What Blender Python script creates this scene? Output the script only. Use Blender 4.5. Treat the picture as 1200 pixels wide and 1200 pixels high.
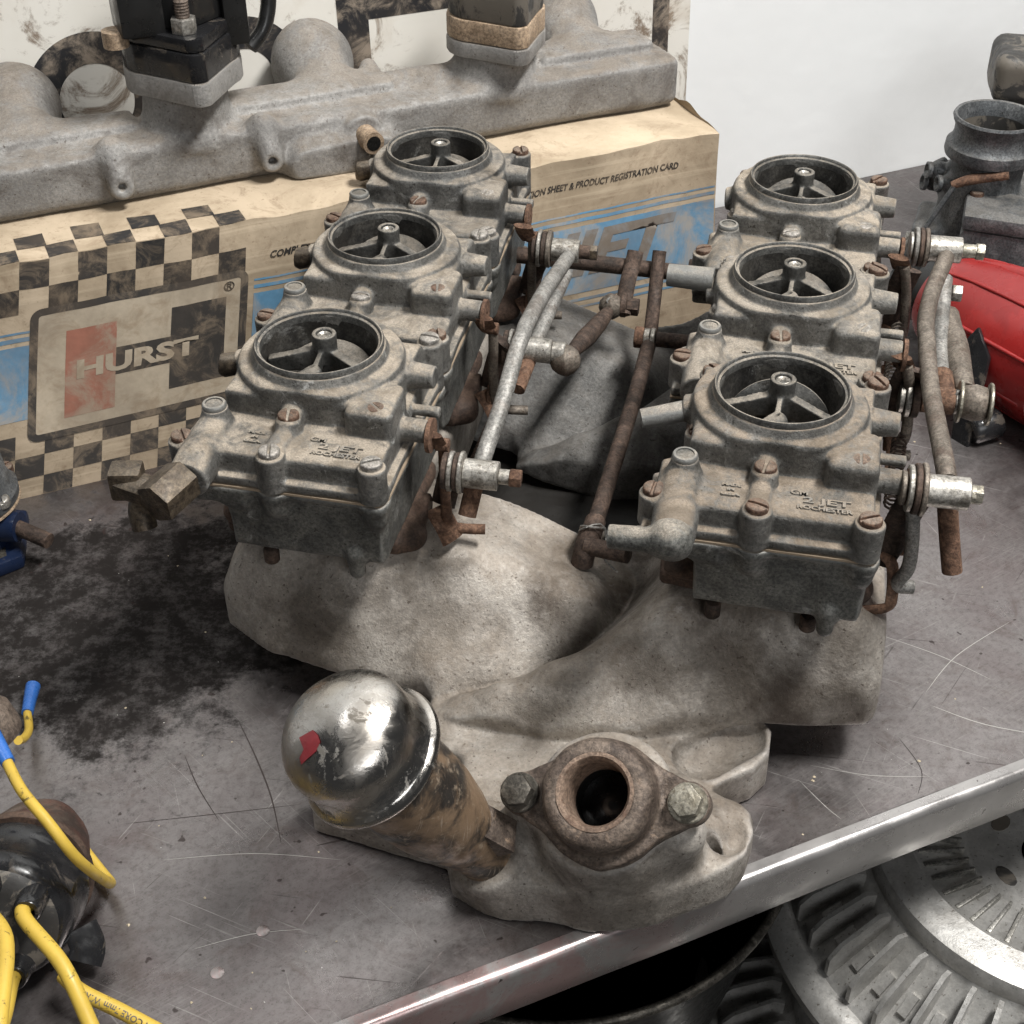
import bpy, bmesh, math, random
import numpy as np
from mathutils import Vector, Matrix, Quaternion

random.seed(7)
rng = np.random.RandomState(11)
sc = bpy.context.scene
for o in list(bpy.data.objects):
    bpy.data.objects.remove(o)
COL = sc.collection
R = math.radians

# ------------------------------------------------------------------ camera
cam_d = bpy.data.cameras.new('camera')
cam = bpy.data.objects.new('camera', cam_d)
COL.objects.link(cam)
cam.location = (0, 0, 0.57)
cam.rotation_euler = (R(90 - 37.7), 0, 0)
cam_d.sensor_width = 36
cam_d.lens = 36 * 1650 / 1200
cam_d.clip_start = 0.02
cam_d.clip_end = 50
sc.camera = cam

# ------------------------------------------------------------------ world and lamps
w = bpy.data.worlds.new('World')
sc.world = w
w.use_nodes = True
w.node_tree.nodes['Background'].inputs[0].default_value = (0.90, 0.92, 0.95, 1)
w.node_tree.nodes['Background'].inputs[1].default_value = 0.05


def area(name, loc, target, size, power, col=(1, 1, 1)):
    ld = bpy.data.lights.new(name, 'AREA')
    ld.shape = 'RECTANGLE'
    ld.size, ld.size_y = size
    ld.energy = power
    ld.color = col
    o = bpy.data.objects.new(name, ld)
    COL.objects.link(o)
    o.location = loc
    o.rotation_euler = (Vector(target) - Vector(loc)).to_track_quat('-Z', 'Y').to_euler()
    return o


area('ceiling_lamp', (0.72, 0.38, 1.8), (0.05, 0.7, 0), (0.7, 0.25), 60, (1, 0.985, 0.955))
area('ceiling_lamp_far', (-0.9, 0.85, 2.0), (0, 0.7, 0), (1.3, 0.35), 11, (0.98, 0.99, 1))
area('window_light', (0.7, -1.6, 1.3), (0.1, 0.7, 0.0), (1.0, 0.8), 17, (0.98, 0.99, 1))

sc.view_settings.view_transform = 'Standard'
sc.view_settings.look = 'None'
sc.view_settings.exposure = 0.0
sc.view_settings.gamma = 1.0
sc.cycles.max_bounces = 8
sc.cycles.use_denoising = True
sc.cycles.use_adaptive_sampling = True
sc.cycles.adaptive_threshold = 0.02


# ================================================================== helpers
def smin(a, b, k):
    h = np.maximum(k - np.abs(a - b), 0.0) / k
    return np.minimum(a, b) - h * h * k * 0.25


def smax(a, b, k):
    return -smin(-a, -b, k)


class G:
    """sampling grid (millimetres)"""
    def __init__(s, lo, hi, h):
        s.lo = np.array(lo, float); s.h = h
        n = [int(math.ceil((hi[i] - lo[i]) / h)) + 1 for i in range(3)]
        s.x = (lo[0] + h * np.arange(n[0], dtype=np.float32))[:, None, None]
        s.y = (lo[1] + h * np.arange(n[1], dtype=np.float32))[None, :, None]
        s.z = (lo[2] + h * np.arange(n[2], dtype=np.float32))[None, None, :]
        s.shape = tuple(n)

    def box(s, x0, x1, y0, y1, z0, z1, r=0.0):
        qx = np.abs(s.x - (x0 + x1) / 2) - ((x1 - x0) / 2 - r)
        qy = np.abs(s.y - (y0 + y1) / 2) - ((y1 - y0) / 2 - r)
        qz = np.abs(s.z - (z0 + z1) / 2) - ((z1 - z0) / 2 - r)
        return np.sqrt(np.maximum(qx, 0) ** 2 + np.maximum(qy, 0) ** 2 + np.maximum(qz, 0) ** 2) + np.minimum(np.maximum(np.maximum(qx, qy), qz), 0) - r

    def sph(s, c, r, sc_=(1, 1, 1)):
        return (np.sqrt(((s.x - c[0]) / sc_[0]) ** 2 + ((s.y - c[1]) / sc_[1]) ** 2 + ((s.z - c[2]) / sc_[2]) ** 2) - r) * min(sc_)

    def cz(s, c, r, z0, z1, rr=0.0):
        d = np.sqrt((s.x - c[0]) ** 2 + (s.y - c[1]) ** 2)
        qx = d - (r - rr); qz = np.abs(s.z - (z0 + z1) / 2) - ((z1 - z0) / 2 - rr)
        return np.sqrt(np.maximum(qx, 0) ** 2 + np.maximum(qz, 0) ** 2) + np.minimum(np.maximum(qx, qz), 0) - rr

    def cyl(s, a, b, r, r2=None, rr=0.0):
        """cylinder or cone frustum between two points"""
        a = np.array(a, float); b = np.array(b, float); L = np.linalg.norm(b - a); u = (b - a) / L
        t = (s.x - a[0]) * u[0] + (s.y - a[1]) * u[1] + (s.z - a[2]) * u[2]
        d2 = (s.x - a[0]) ** 2 + (s.y - a[1]) ** 2 + (s.z - a[2]) ** 2 - t * t
        d = np.sqrt(np.maximum(d2, 0))
        rad = r if r2 is None else r + (r2 - r) * np.clip(t / L, 0, 1)
        qx = d - (rad - rr); qz = np.abs(t - L / 2) - (L / 2 - rr)
        return np.sqrt(np.maximum(qx, 0) ** 2 + np.maximum(qz, 0) ** 2) + np.minimum(np.maximum(qx, qz), 0) - rr

    def cap(s, a, b, r, r2=None):
        a = np.array(a, float); b = np.array(b, float); L2 = float(((b - a) ** 2).sum())
        t = np.clip(((s.x - a[0]) * (b - a)[0] + (s.y - a[1]) * (b - a)[1] + (s.z - a[2]) * (b - a)[2]) / L2, 0, 1)
        d = np.sqrt((s.x - a[0] - t * (b - a)[0]) ** 2 + (s.y - a[1] - t * (b - a)[1]) ** 2 + (s.z - a[2] - t * (b - a)[2]) ** 2)
        return d - (r if r2 is None else r + (r2 - r) * t)

    def poly(s, pts):
        """signed distance in plan to a polygon, shape (nx, ny, 1)"""
        X = s.x[:, :, 0] + 0 * s.y[:, :, 0]; Y = s.y[:, :, 0] + 0 * s.x[:, :, 0]
        return poly2(X, Y, pts)[:, :, None]

    def prism(s, pts, z0, z1, r=0.0):
        d = s.poly(pts) + r; qz = np.abs(s.z - (z0 + z1) / 2) - ((z1 - z0) / 2 - r)
        return np.sqrt(np.maximum(d, 0) ** 2 + np.maximum(qz, 0) ** 2) + np.minimum(np.maximum(d, qz), 0) - r

    def wob(s, a, f):
        return a * (np.sin(s.x * f + 1.3) * np.sin(s.y * f * 1.13 + 0.4) + np.sin(s.y * f * 1.7 + s.x * f * .6) * np.sin(s.z * f * 1.4 + 2.) + 0.5 * np.sin(s.x * f * 2.3 + s.z * f) * np.sin(s.y * f * 2.1 + .7))

    def mesh(s, name, F):
        F = np.broadcast_to(F, s.shape).astype(np.float32)
        F = np.pad(F, 1, constant_values=9.0)
        lo = s.lo - s.h
        ins = F < 0
        nx, ny, nz = F.shape
        cnt = np.zeros((nx - 1, ny - 1, nz - 1), np.uint8)
        offs = [(i, j, k) for i in (0, 1) for j in (0, 1) for k in (0, 1)]
        for i, j, k in offs:
            cnt += ins[i:nx - 1 + i, j:ny - 1 + j, k:nz - 1 + k]
        cells = np.argwhere((cnt > 0) & (cnt < 8))
        idx = np.full(cnt.shape, -1, np.int64)
        idx[cells[:, 0], cells[:, 1], cells[:, 2]] = np.arange(len(cells))
        pos = np.zeros((len(cells), 3)); num = np.zeros(len(cells))
        for a in offs:
            for ax in range(3):
                if a[ax]:
                    continue
                b = list(a); b[ax] = 1
                va = F[cells[:, 0] + a[0], cells[:, 1] + a[1], cells[:, 2] + a[2]]
                vb = F[cells[:, 0] + b[0], cells[:, 1] + b[1], cells[:, 2] + b[2]]
                c = (va < 0) != (vb < 0)
                t = np.where(c, va / np.where(c, va - vb, 1), 0)
                p = np.array(a, float)[None, :].repeat(len(cells), 0); p[:, ax] += t
                pos += p * c[:, None]; num += c
        V = (cells + pos / num[:, None]) * s.h + lo
        Q = []
        for ax in range(3):
            o1, o2 = [(1, 2), (2, 0), (0, 1)][ax]
            sl = [slice(None)] * 3; sl2 = [slice(None)] * 3
            sl[ax] = slice(0, -1); sl2[ax] = slice(1, None)
            A = ins[tuple(sl)]; B = ins[tuple(sl2)]
            e = np.argwhere(A != B)
            e = e[(e[:, o1] > 0) & (e[:, o2] > 0) & (e[:, o1] < F.shape[o1] - 1) & (e[:, o2] < F.shape[o2] - 1)]
            fl = A[e[:, 0], e[:, 1], e[:, 2]]
            q = []
            for d1, d2 in ((1, 1), (0, 1), (0, 0), (1, 0)):
                c = e.copy(); c[:, o1] -= d1; c[:, o2] -= d2
                q.append(idx[c[:, 0], c[:, 1], c[:, 2]])
            q = np.stack(q, 1)
            q = np.where(fl[:, None], q, q[:, ::-1])
            Q.append(q)
        return mesh_np(name, V * 0.001, np.concatenate(Q))


def poly2(X, Y, pts):
    d = np.full(X.shape, 1e9); sgn = np.ones(X.shape)
    n = len(pts)
    for i in range(n):
        ax, ay = pts[i]; bx, by = pts[i - 1]
        ex, ey = bx - ax, by - ay
        wx, wy = X - ax, Y - ay
        t = np.clip((wx * ex + wy * ey) / (ex * ex + ey * ey), 0, 1)
        d = np.minimum(d, (wx - ex * t) ** 2 + (wy - ey * t) ** 2)
        c1 = Y >= ay; c2 = Y < by; c3 = ex * wy > ey * wx
        sgn = np.where((c1 & c2 & c3) | (~c1 & ~c2 & ~c3), -sgn, sgn)
    return sgn * np.sqrt(d)


def mesh_np(name, V, Q, smooth=True):
    me = bpy.data.meshes.new(name)
    Q = np.asarray(Q, np.int32)
    me.vertices.add(len(V)); me.vertices.foreach_set('co', np.asarray(V, np.float32).ravel())
    k = Q.shape[1]
    me.loops.add(len(Q) * k); me.loops.foreach_set('vertex_index', Q.ravel())
    me.polygons.add(len(Q)); me.polygons.foreach_set('loop_start', np.arange(0, len(Q) * k, k, dtype=np.int32))
    me.polygons.foreach_set('loop_total', np.full(len(Q), k, np.int32))
    me.polygons.foreach_set('use_smooth', np.full(len(Q), smooth))
    me.update(calc_edges=True)
    return me


def mesh_py(name, V, F, smooth=False):
    me = bpy.data.meshes.new(name)
    me.from_pydata([tuple(v) for v in V], [], F)
    for p in me.polygons:
        p.use_smooth = smooth
    me.update()
    return me


def sharpen(me, deg=35):
    bm = bmesh.new(); bm.from_mesh(me)
    bmesh.ops.recalc_face_normals(bm, faces=bm.faces)
    for e in bm.edges:
        if len(e.link_faces) == 2 and e.calc_face_angle(0) > R(deg):
            e.smooth = False
    for f in bm.faces:
        f.smooth = True
    bm.to_mesh(me); bm.free()
    return me


def lathe(name, prof, seg=32, closed=False, caps=True):
    """prof: (r, z) in mm, revolve about z"""
    V = []; F = []
    n = len(prof)
    for i in range(seg):
        a = 2 * math.pi * i / seg
        for r, z in prof:
            V.append((r * math.cos(a) * .001, r * math.sin(a) * .001, z * .001))
    m = n if closed else n - 1
    for i in range(seg):
        j = (i + 1) % seg
        for k in range(m):
            l = (k + 1) % n
            F.append((i * n + k, j * n + k, j * n + l, i * n + l))
    if not closed and caps:
        for k, rev in ((0, True), (n - 1, False)):
            if prof[k][0] > 1e-6:
                loop = [i * n + k for i in range(seg)]
                F.append(tuple(loop[::-1] if rev else loop))
    me = mesh_py(name, V, F)
    bm = bmesh.new(); bm.from_mesh(me)
    bmesh.ops.remove_doubles(bm, verts=bm.verts, dist=1e-7)
    bm.to_mesh(me); bm.free()
    return sharpen(me, 38)


def catmull(pts, n=8):
    P = [Vector(p) for p in pts]
    out = []
    for i in range(len(P) - 1):
        p0 = P[max(i - 1, 0)]; p1 = P[i]; p2 = P[i + 1]; p3 = P[min(i + 2, len(P) - 1)]
        for k in range(n):
            t = k / n
            out.append(0.5 * ((2 * p1) + (p2 - p0) * t + (2 * p0 - 5 * p1 + 4 * p2 - p3) * t * t + (3 * p1 - p0 - 3 * p2 + p3) * t ** 3))
    out.append(P[-1])
    return out


def tube(name, pts, r, seg=12, smooth_path=0, flat=None):
    """round bar along points (mm); r a number or one per point; flat=(w, t) makes it a strip"""
    P = catmull(pts, smooth_path) if smooth_path else [Vector(p) for p in pts]
    n = len(P)
    if not hasattr(r, '__len__'):
        rr = [r] * n
    else:
        rr = [np.interp(i / (n - 1), np.linspace(0, 1, len(r)), r) for i in range(n)]
    V = []; F = []
    t0 = (P[1] - P[0]).normalized()
    up = Vector((0, 0, 1)) if abs(t0.z) < .9 else Vector((0, 1, 0))
    nrm = (up - t0 * up.dot(t0)).normalized()
    for i in range(n):
        t = ((P[min(i + 1, n - 1)] - P[max(i - 1, 0)])).normalized()
        nrm = (nrm - t * nrm.dot(t)).normalized()
        b = t.cross(nrm)
        for k in range(seg):
            a = 2 * math.pi * k / seg
            V.append((P[i] + nrm * math.cos(a) * rr[i] * (flat[1] if flat else 1) + b * math.sin(a) * rr[i] * (flat[0] if flat else 1)) * .001)
    for i in range(n - 1):
        for k in range(seg):
            l = (k + 1) % seg
            F.append((i * seg + k, i * seg + l, (i + 1) * seg + l, (i + 1) * seg + k))
    F.append(tuple(range(seg))[::-1]); F.append(tuple((n - 1) * seg + k for k in range(seg)))
    return sharpen(mesh_py(name, V, F), 50)


def prism(name, pts, z0, z1, bev=0.0):
    n = len(pts)
    bm = bmesh.new()
    lo = [bm.verts.new((x * .001, y * .001, z0 * .001)) for x, y in pts]
    hi = [bm.verts.new((x * .001, y * .001, z1 * .001)) for x, y in pts]
    bm.faces.new(lo[::-1]); bm.faces.new(hi)
    for i in range(n):
        bm.faces.new((lo[i - 1], lo[i], hi[i], hi[i - 1]))
    bmesh.ops.recalc_face_normals(bm, faces=bm.faces)
    if bev:
        bmesh.ops.bevel(bm, geom=list(bm.edges), offset=bev * .001, segments=2, affect='EDGES', profile=.6)
    me = bpy.data.meshes.new(name); bm.to_mesh(me); bm.free()
    return sharpen(me, 40)


def bxm(name, x0, x1, y0, y1, z0, z1, bev=1.0):
    return prism(name, [(x0, y0), (x1, y0), (x1, y1), (x0, y1)], z0, z1, bev)


def text_mesh(name, s, size, extrude=0.0, bold=0.0, shear=0.0, align='LEFT', spacing=1.0):
    c = bpy.data.curves.new(name, 'FONT')
    c.body = s; c.size = size; c.extrude = extrude; c.offset = bold; c.shear = shear; c.align_x = align
    c.space_character = spacing; c.resolution_u = 3
    o = bpy.data.objects.new(name, c); COL.objects.link(o)
    dg = bpy.context.evaluated_depsgraph_get()
    me = bpy.data.meshes.new_from_object(o.evaluated_get(dg))
    bpy.data.objects.remove(o); bpy.data.curves.remove(c)
    return me


def obj(name, me, mat, parent=None, M=None):
    o = bpy.data.objects.new(name, me)
    COL.objects.link(o)
    if mat:
        if len(me.materials) == 0:
            me.materials.append(None)
        o.material_slots[0].link = 'OBJECT'
        o.material_slots[0].material = mat
    if parent:
        o.parent = parent
    if M is not None:
        o.matrix_local = M
    return o


def empty(name, loc=(0, 0, 0), rz=0.0, parent=None):
    o = bpy.data.objects.new(name, None)
    COL.objects.link(o)
    o.location = loc; o.rotation_euler = (0, 0, rz)
    o.empty_display_size = .02
    if parent:
        o.parent = parent
    return o


def tag(o, label, cat=None, group=None, kind=None):
    if label: o['label'] = label
    if cat: o['category'] = cat
    if group: o['group'] = group
    if kind: o['kind'] = kind
    return o


def T(x, y, z, rz=0.0):
    return Matrix.Translation((x * .001, y * .001, z * .001)) @ Matrix.Rotation(rz, 4, 'Z')


def along(p, d, roll=0.0):
    """matrix placing local +z along d at p (mm)"""
    q = Vector(d).to_track_quat('Z', 'Y')
    return Matrix.Translation(Vector(p) * .001) @ q.to_matrix().to_4x4() @ Matrix.Rotation(roll, 4, 'Z')


# ================================================================== materials
class NT:
    def __init__(s, name):
        s.m = bpy.data.materials.new(name); s.m.use_nodes = True
        s.t = s.m.node_tree; s.N = s.t.nodes; s.L = s.t.links
        s.b = s.N['Principled BSDF']; s.out = s.N['Material Output']
        s._v = None

    def n(s, ty, **kw):
        x = s.N.new(ty)
        for k, v in kw.items():
            setattr(x, k, v)
        return x

    def set(s, sock, v):
        if isinstance(v, bpy.types.NodeSocket):
            s.L.new(v, sock)
        elif hasattr(v, '__len__') and len(v) == 3 and sock.type == 'RGBA':
            sock.default_value = (*v, 1)
        else:
            sock.default_value = v

    def vec(s, rnd=True):
        if s._v is None:
            tc = s.n('ShaderNodeTexCoord')
            v = tc.outputs['Object']
            if rnd:
                oi = s.n('ShaderNodeObjectInfo')
                mu = s.n('ShaderNodeMath', operation='MULTIPLY'); s.L.new(oi.outputs['Random'], mu.inputs[0]); mu.inputs[1].default_value = 7.0
                ad = s.n('ShaderNodeVectorMath', operation='ADD'); s.L.new(v, ad.inputs[0]); s.L.new(mu.outputs[0], ad.inputs[1])
                v = ad.outputs[0]
            s._v = v
        return s._v

    def noise(s, scale, detail=5, rough=.6, dist=0.0, vec=None, stretch=None, rot=None):
        x = s.n('ShaderNodeTexNoise')
        v = vec or s.vec()
        if stretch or rot:
            mp = s.n('ShaderNodeMapping'); s.L.new(v, mp.inputs[0])
            if rot: mp.inputs['Rotation'].default_value = rot
            if stretch:
                m2 = s.n('ShaderNodeMapping'); s.L.new(mp.outputs[0], m2.inputs[0]); m2.inputs['Scale'].default_value = stretch; v = m2.outputs[0]
            else:
                v = mp.outputs[0]
        s.L.new(v, x.inputs['Vector'])
        x.inputs['Scale'].default_value = scale; x.inputs['Detail'].default_value = detail
        x.inputs['Roughness'].default_value = rough; x.inputs['Distortion'].default_value = dist
        return x.outputs['Fac']

    def step(s, v, lo, hi, a=0.0, b=1.0):
        x = s.n('ShaderNodeMapRange', interpolation_type='SMOOTHSTEP')
        s.set(x.inputs[0], v)
        for i, q in zip((1, 2, 3, 4), (lo, hi, a, b)):
            s.set(x.inputs[i], q)
        return x.outputs[0]

    def m_(s, op, a, b=0.0, clamp=False):
        x = s.n('ShaderNodeMath', operation=op, use_clamp=clamp)
        s.set(x.inputs[0], a); s.set(x.inputs[1], b)
        return x.outputs[0]

    def mix(s, f, a, b, blend='MIX'):
        x = s.n('ShaderNodeMix', data_type='RGBA', blend_type=blend)
        s.set(x.inputs[0], f); s.set(x.inputs[6], a); s.set(x.inputs[7], b)
        return x.outputs[2]

    def up(s):
        g = s.n('ShaderNodeNewGeometry'); x = s.n('ShaderNodeSeparateXYZ')
        s.L.new(g.outputs['Normal'], x.inputs[0])
        return x.outputs[2]

    def edge(s, lo=.51, hi=.56):
        g = s.n('ShaderNodeNewGeometry')
        return s.step(g.outputs['Pointiness'], lo, hi)

    def bump(s, h, strength=.3, dist=.001, normal=None):
        x = s.n('ShaderNodeBump')
        s.set(x.inputs['Height'], h); x.inputs['Strength'].default_value = strength; x.inputs['Distance'].default_value = dist
        if normal is not None: s.L.new(normal, x.inputs['Normal'])
        return x.outputs[0]

    def done(s, col=None, rough=None, metal=None, normal=None, spec=None, **kw):
        b = s.b.inputs
        if col is not None: s.set(b['Base Color'], col)
        if rough is not None: s.set(b['Roughness'], rough)
        if metal is not None: s.set(b['Metallic'], metal)
        if normal is not None: s.set(b['Normal'], normal)
        if spec is not None: s.set(b['Specular IOR Level'], spec)
        for k, v in kw.items():
            s.set(b[k.replace('_', ' ')], v)
        return s.m


def cast(name, a, b, dust=None, dust_amt=0.0, grime=(.02, .017, .014), grime_amt=.5, chalk=(.5, .5, .48), chalk_amt=.25,
         metal=.35, rough=(.45, .75), s=45, bump=.35, grain=1100, edge_col=None, rnd=True, grime_s=26, dust_lo=.52, dust_hi=.86, speck=1.0):
    t = NT(name)
    t.vec(rnd)
    c = t.mix(t.step(t.noise(s, 6, .65, .4), .38, .62), a, b)
    sp = t.noise(grain * .55, 4, .7)
    c = t.mix(t.step(sp, .36, .64, 0, 1), t.mix(1.0, c, (1 - .28 * speck,) * 3, 'MULTIPLY'), t.mix(1.0, c, (1 + .42 * speck, 1 + .41 * speck, 1 + .38 * speck), 'MULTIPLY'))
    if grime_amt:
        g = t.m_('MULTIPLY', t.step(t.noise(grime_s, 7, .68, .8), .50, .68), grime_amt)
        c = t.mix(g, c, grime)
        pit = t.m_('MULTIPLY', t.step(t.noise(420, 3, .6), .63, .68), .7)
        c = t.mix(pit, c, grime)
    if chalk_amt:
        ch = t.m_('MULTIPLY', t.m_('MULTIPLY', t.step(t.noise(95, 6, .75, .6), .56, .70), t.step(t.noise(24, 3), .42, .6)), chalk_amt)
        c = t.mix(ch, c, chalk)
    if edge_col:
        c = t.mix(t.m_('MULTIPLY', t.edge(), .6), c, edge_col)
    rg = t.step(t.noise(130, 5, .6), .3, .7, rough[0], rough[1])
    me = metal
    if dust and dust_amt:
        d = t.m_('MULTIPLY', t.step(t.m_('ADD', t.up(), t.m_('MULTIPLY', t.m_('SUBTRACT', t.noise(160, 5, .7), .5), .55)), dust_lo, dust_hi), t.step(t.noise(48, 8, .76, .4), .36, .56, .12, 1.0))
        oi2 = t.n('ShaderNodeObjectInfo')
        d = t.m_('MULTIPLY', d, t.m_('MULTIPLY', t.m_('ADD', .72, t.m_('MULTIPLY', oi2.outputs['Random'], .4)), dust_amt), True)
        dn = t.mix(t.step(t.noise(1100, 4, .75), .34, .66), tuple(x * (1 - .42 * speck) for x in dust), tuple(min(1, x * (1 + .38 * speck)) for x in dust))
        dn = t.mix(t.step(t.noise(30, 8, .74, .9), .44, .62, 0, .85), dn, tuple(x * .5 for x in (dust[0], dust[1] * .95, dust[2] * .88)))
        c = t.mix(d, c, dn)
        me = t.m_('MULTIPLY', t.m_('SUBTRACT', 1.0, d), metal)
        mx = t.n('ShaderNodeMix', data_type='FLOAT'); t.set(mx.inputs[0], d); t.set(mx.inputs[2], rg); mx.inputs[3].default_value = .95
        rg = mx.outputs[0]
    h = t.m_('ADD', t.m_('MULTIPLY', t.noise(grain, 4, .7), .6), t.m_('MULTIPLY', t.noise(grain * .22, 5, .65), 1.2))
    return t.done(c, rg, me, t.bump(h, bump, .0009), .35)


def plain(name, col, rough=.5, metal=0.0, var=.25, s=120, bump=.1, spec=.5, spots=None, spot_amt=.6, spot_s=60, spot_lo=.58):
    t = NT(name)
    c = t.mix(t.noise(s, 6, .65), tuple(x * (1 - var) for x in col), tuple(min(1, x * (1 + var)) for x in col))
    if spots:
        c = t.mix(t.m_('MULTIPLY', t.step(t.noise(spot_s, 7, .7, .6), spot_lo, spot_lo + .07), spot_amt), c, spots)
    rg = t.step(t.noise(s * 1.7, 5), .3, .7, max(.03, rough - .12), min(1, rough + .12))
    return t.done(c, rg, metal, t.bump(t.noise(s * 6, 4, .65), bump, .0005), spec)


DUST = (.345, .3, .245)
M = {}
M['zinc'] = cast('dusty_zinc_casting', (.085, .083, .078), (.155, .15, .14), DUST, 1.0, grime_amt=.45, chalk_amt=.4, metal=.3, rough=(.42, .66), edge_col=(.27, .26, .24), bump=.75, dust_lo=.42, dust_hi=.8, speck=.6)
M['zinc_b'] = cast('grimy_zinc_casting', (.07, .07, .068), (.125, .123, .118), DUST, .8, grime_amt=.7, chalk_amt=.4, metal=.3, rough=(.42, .66), edge_col=(.27, .26, .24), bump=.75, dust_lo=.42, dust_hi=.8, speck=.6)
M['zinc_c'] = cast('chalky_zinc_casting', (.085, .083, .078), (.155, .15, .14), (.37, .315, .25), 1.0, grime_amt=.45, chalk_amt=.7, metal=.3, rough=(.42, .66), edge_col=(.27, .26, .24), bump=.75, dust_lo=.42, dust_hi=.8, speck=.6)
M['zinc_d'] = cast('brown_dusted_zinc_casting', (.085, .083, .078), (.155, .15, .14), (.28, .225, .17), .95, grime_amt=.6, chalk_amt=.4, metal=.3, rough=(.42, .66), edge_col=(.27, .26, .24), bump=.75, dust_lo=.42, dust_hi=.8, speck=.6)
M['zinc_bowl'] = cast('grey_zinc_casting', (.072, .073, .07), (.13, .129, .12), DUST, .6, grime_amt=.5, chalk=(.4, .4, .385), chalk_amt=.6, metal=.4, rough=(.38, .6), edge_col=(.24, .24, .23), bump=.5)
M['ring'] = cast('worn_dark_zinc', (.06, .06, .058), (.12, .119, .114), DUST, .7, grime_amt=.4, chalk_amt=.4, metal=.45, rough=(.35, .6))
M['spider'] = cast('sooty_spider_zinc', (.045, .045, .043), (.09, .088, .083), DUST, .55, grime_amt=.4, chalk_amt=.4, metal=.4, rough=(.4, .6), speck=.7)  # grey zinc painted darker, for the shade inside the horn
M['bore'] = cast('sooty_zinc', (.018, .017, .016), (.055, .052, .047), DUST, .35, grime_amt=.6, chalk_amt=.3, metal=.3)  # near-black colour carries the shade deep in the bores
M['iron'] = cast('rusty_brown_iron', (.04, .026, .02), (.085, .054, .04), (.13, .088, .063), .4, grime_amt=.6, chalk_amt=.0, metal=.1, rough=(.6, .9))
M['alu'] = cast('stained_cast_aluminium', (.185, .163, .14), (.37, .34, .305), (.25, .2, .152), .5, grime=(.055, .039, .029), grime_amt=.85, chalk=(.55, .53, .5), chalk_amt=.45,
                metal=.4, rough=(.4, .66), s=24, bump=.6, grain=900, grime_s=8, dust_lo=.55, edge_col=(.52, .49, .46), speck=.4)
M['alu_oily'] = cast('oil_darkened_aluminium', (.095, .093, .09), (.185, .18, .172), (.13, .112, .094), .5, grime=(.03, .024, .02), grime_amt=.8, chalk=(.42, .41, .39), chalk_amt=.5, metal=.25, rough=(.45, .7), s=16, bump=.5, grain=900, grime_s=11, edge_col=(.36, .35, .33), speck=.6)  # shaded copy of alu: darkness of the valley put into the colour
M['alu_log'] = cast('grey_cast_aluminium', (.2, .193, .185), (.285, .276, .264), (.24, .2, .158), .65, grime=(.075, .058, .046), grime_amt=.6, chalk_amt=.35, metal=.3, rough=(.5, .75), s=14, bump=.6, grain=1000, grime_s=15, dust_lo=.5, speck=.45, edge_col=(.36, .35, .335))
M['rust'] = cast('flaky_rust', (.085, .047, .031), (.165, .095, .062), None, 0, grime=(.04, .02, .014), grime_amt=.6, chalk=(.30, .20, .145), chalk_amt=.6, metal=.1, rough=(.75, .95), s=160, bump=.8, grain=1000, grime_s=90)
M['rust_rod'] = cast('dark_rusty_rod', (.042, .029, .023), (.085, .058, .045), None, 0, grime_amt=.5, chalk=(.25, .16, .11), chalk_amt=.5, metal=.2, rough=(.6, .85), s=90, bump=.6, grain=900, grime_s=60)
M['rust_flange'] = cast('rusty_iron_flange', (.075, .057, .047), (.15, .118, .096), None, 0, grime=(.03, .022, .018), grime_amt=.7, chalk=(.38, .27, .19), chalk_amt=.7, metal=.3, rough=(.45, .7), s=55, bump=.6, grain=900, grime_s=38)
M['copper'] = cast('worn_coppery_lip', (.15, .105, .08), (.26, .19, .145), None, 0, grime=(.12, .06, .04), grime_amt=.5, chalk=(.55, .42, .33), chalk_amt=.5, metal=.4, rough=(.45, .65), s=90, grain=900, grime_s=60)
M['rod'] = cast('weathered_steel_rod', (.19, .185, .175), (.29, .28, .265), None, 0, grime=(.12, .09, .07), grime_amt=.45, chalk=(.5, .48, .45), chalk_amt=.4, metal=.5, rough=(.45, .7), s=80, grain=1200, grime_s=60)
M['rod_brown'] = cast('browned_steel_rod', (.12, .102, .085), (.2, .172, .145), None, 0, grime=(.09, .055, .04), grime_amt=.55, chalk=(.4, .36, .31), chalk_amt=.4, metal=.45, rough=(.45, .7), s=80, grain=1200, grime_s=45)
M['plated'] = cast('worn_zinc_plate', (.27, .255, .23), (.42, .40, .37), None, 0, grime=(.09, .07, .05), grime_amt=.7, chalk_amt=.2, metal=.7, rough=(.32, .55), s=150, bump=.25, grain=1200, grime_s=110)
M['screw'] = cast('grey_screw_steel', (.2, .19, .175), (.32, .30, .28), DUST, .3, grime_amt=.4, chalk_amt=.3, metal=.5, rough=(.35, .6), s=200, grain=1400, grime_s=120)
M['screw_rust'] = cast('rusty_screw_steel', (.07, .04, .028), (.13, .078, .054), DUST, .35, grime_amt=.4, chalk=(.33, .22, .16), chalk_amt=.4, metal=.15, rough=(.6, .9), s=250, bump=.5, grain=1400, grime_s=150)
M['brass'] = cast('dirty_brass', (.046, .035, .026), (.1, .078, .056), DUST, .25, grime_amt=.5, chalk=(.4, .36, .28), chalk_amt=.4, metal=.5, rough=(.35, .6), s=140, grain=900, grime_s=70)
M['oxide'] = cast('red_oxide_housing', (.05, .026, .02), (.105, .05, .037), (.15, .125, .1), .8, grime=(.03, .024, .02), grime_amt=.8, chalk=(.3, .2, .15), chalk_amt=.4, metal=.05, rough=(.5, .75), s=40, grime_s=30, speck=.6)
M['oily'] = plain('oily_black_pan', (.02, .018, .016), .55, .1, .5, 40, .4)  # black standing in for the shade between the carburetor rows
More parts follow.
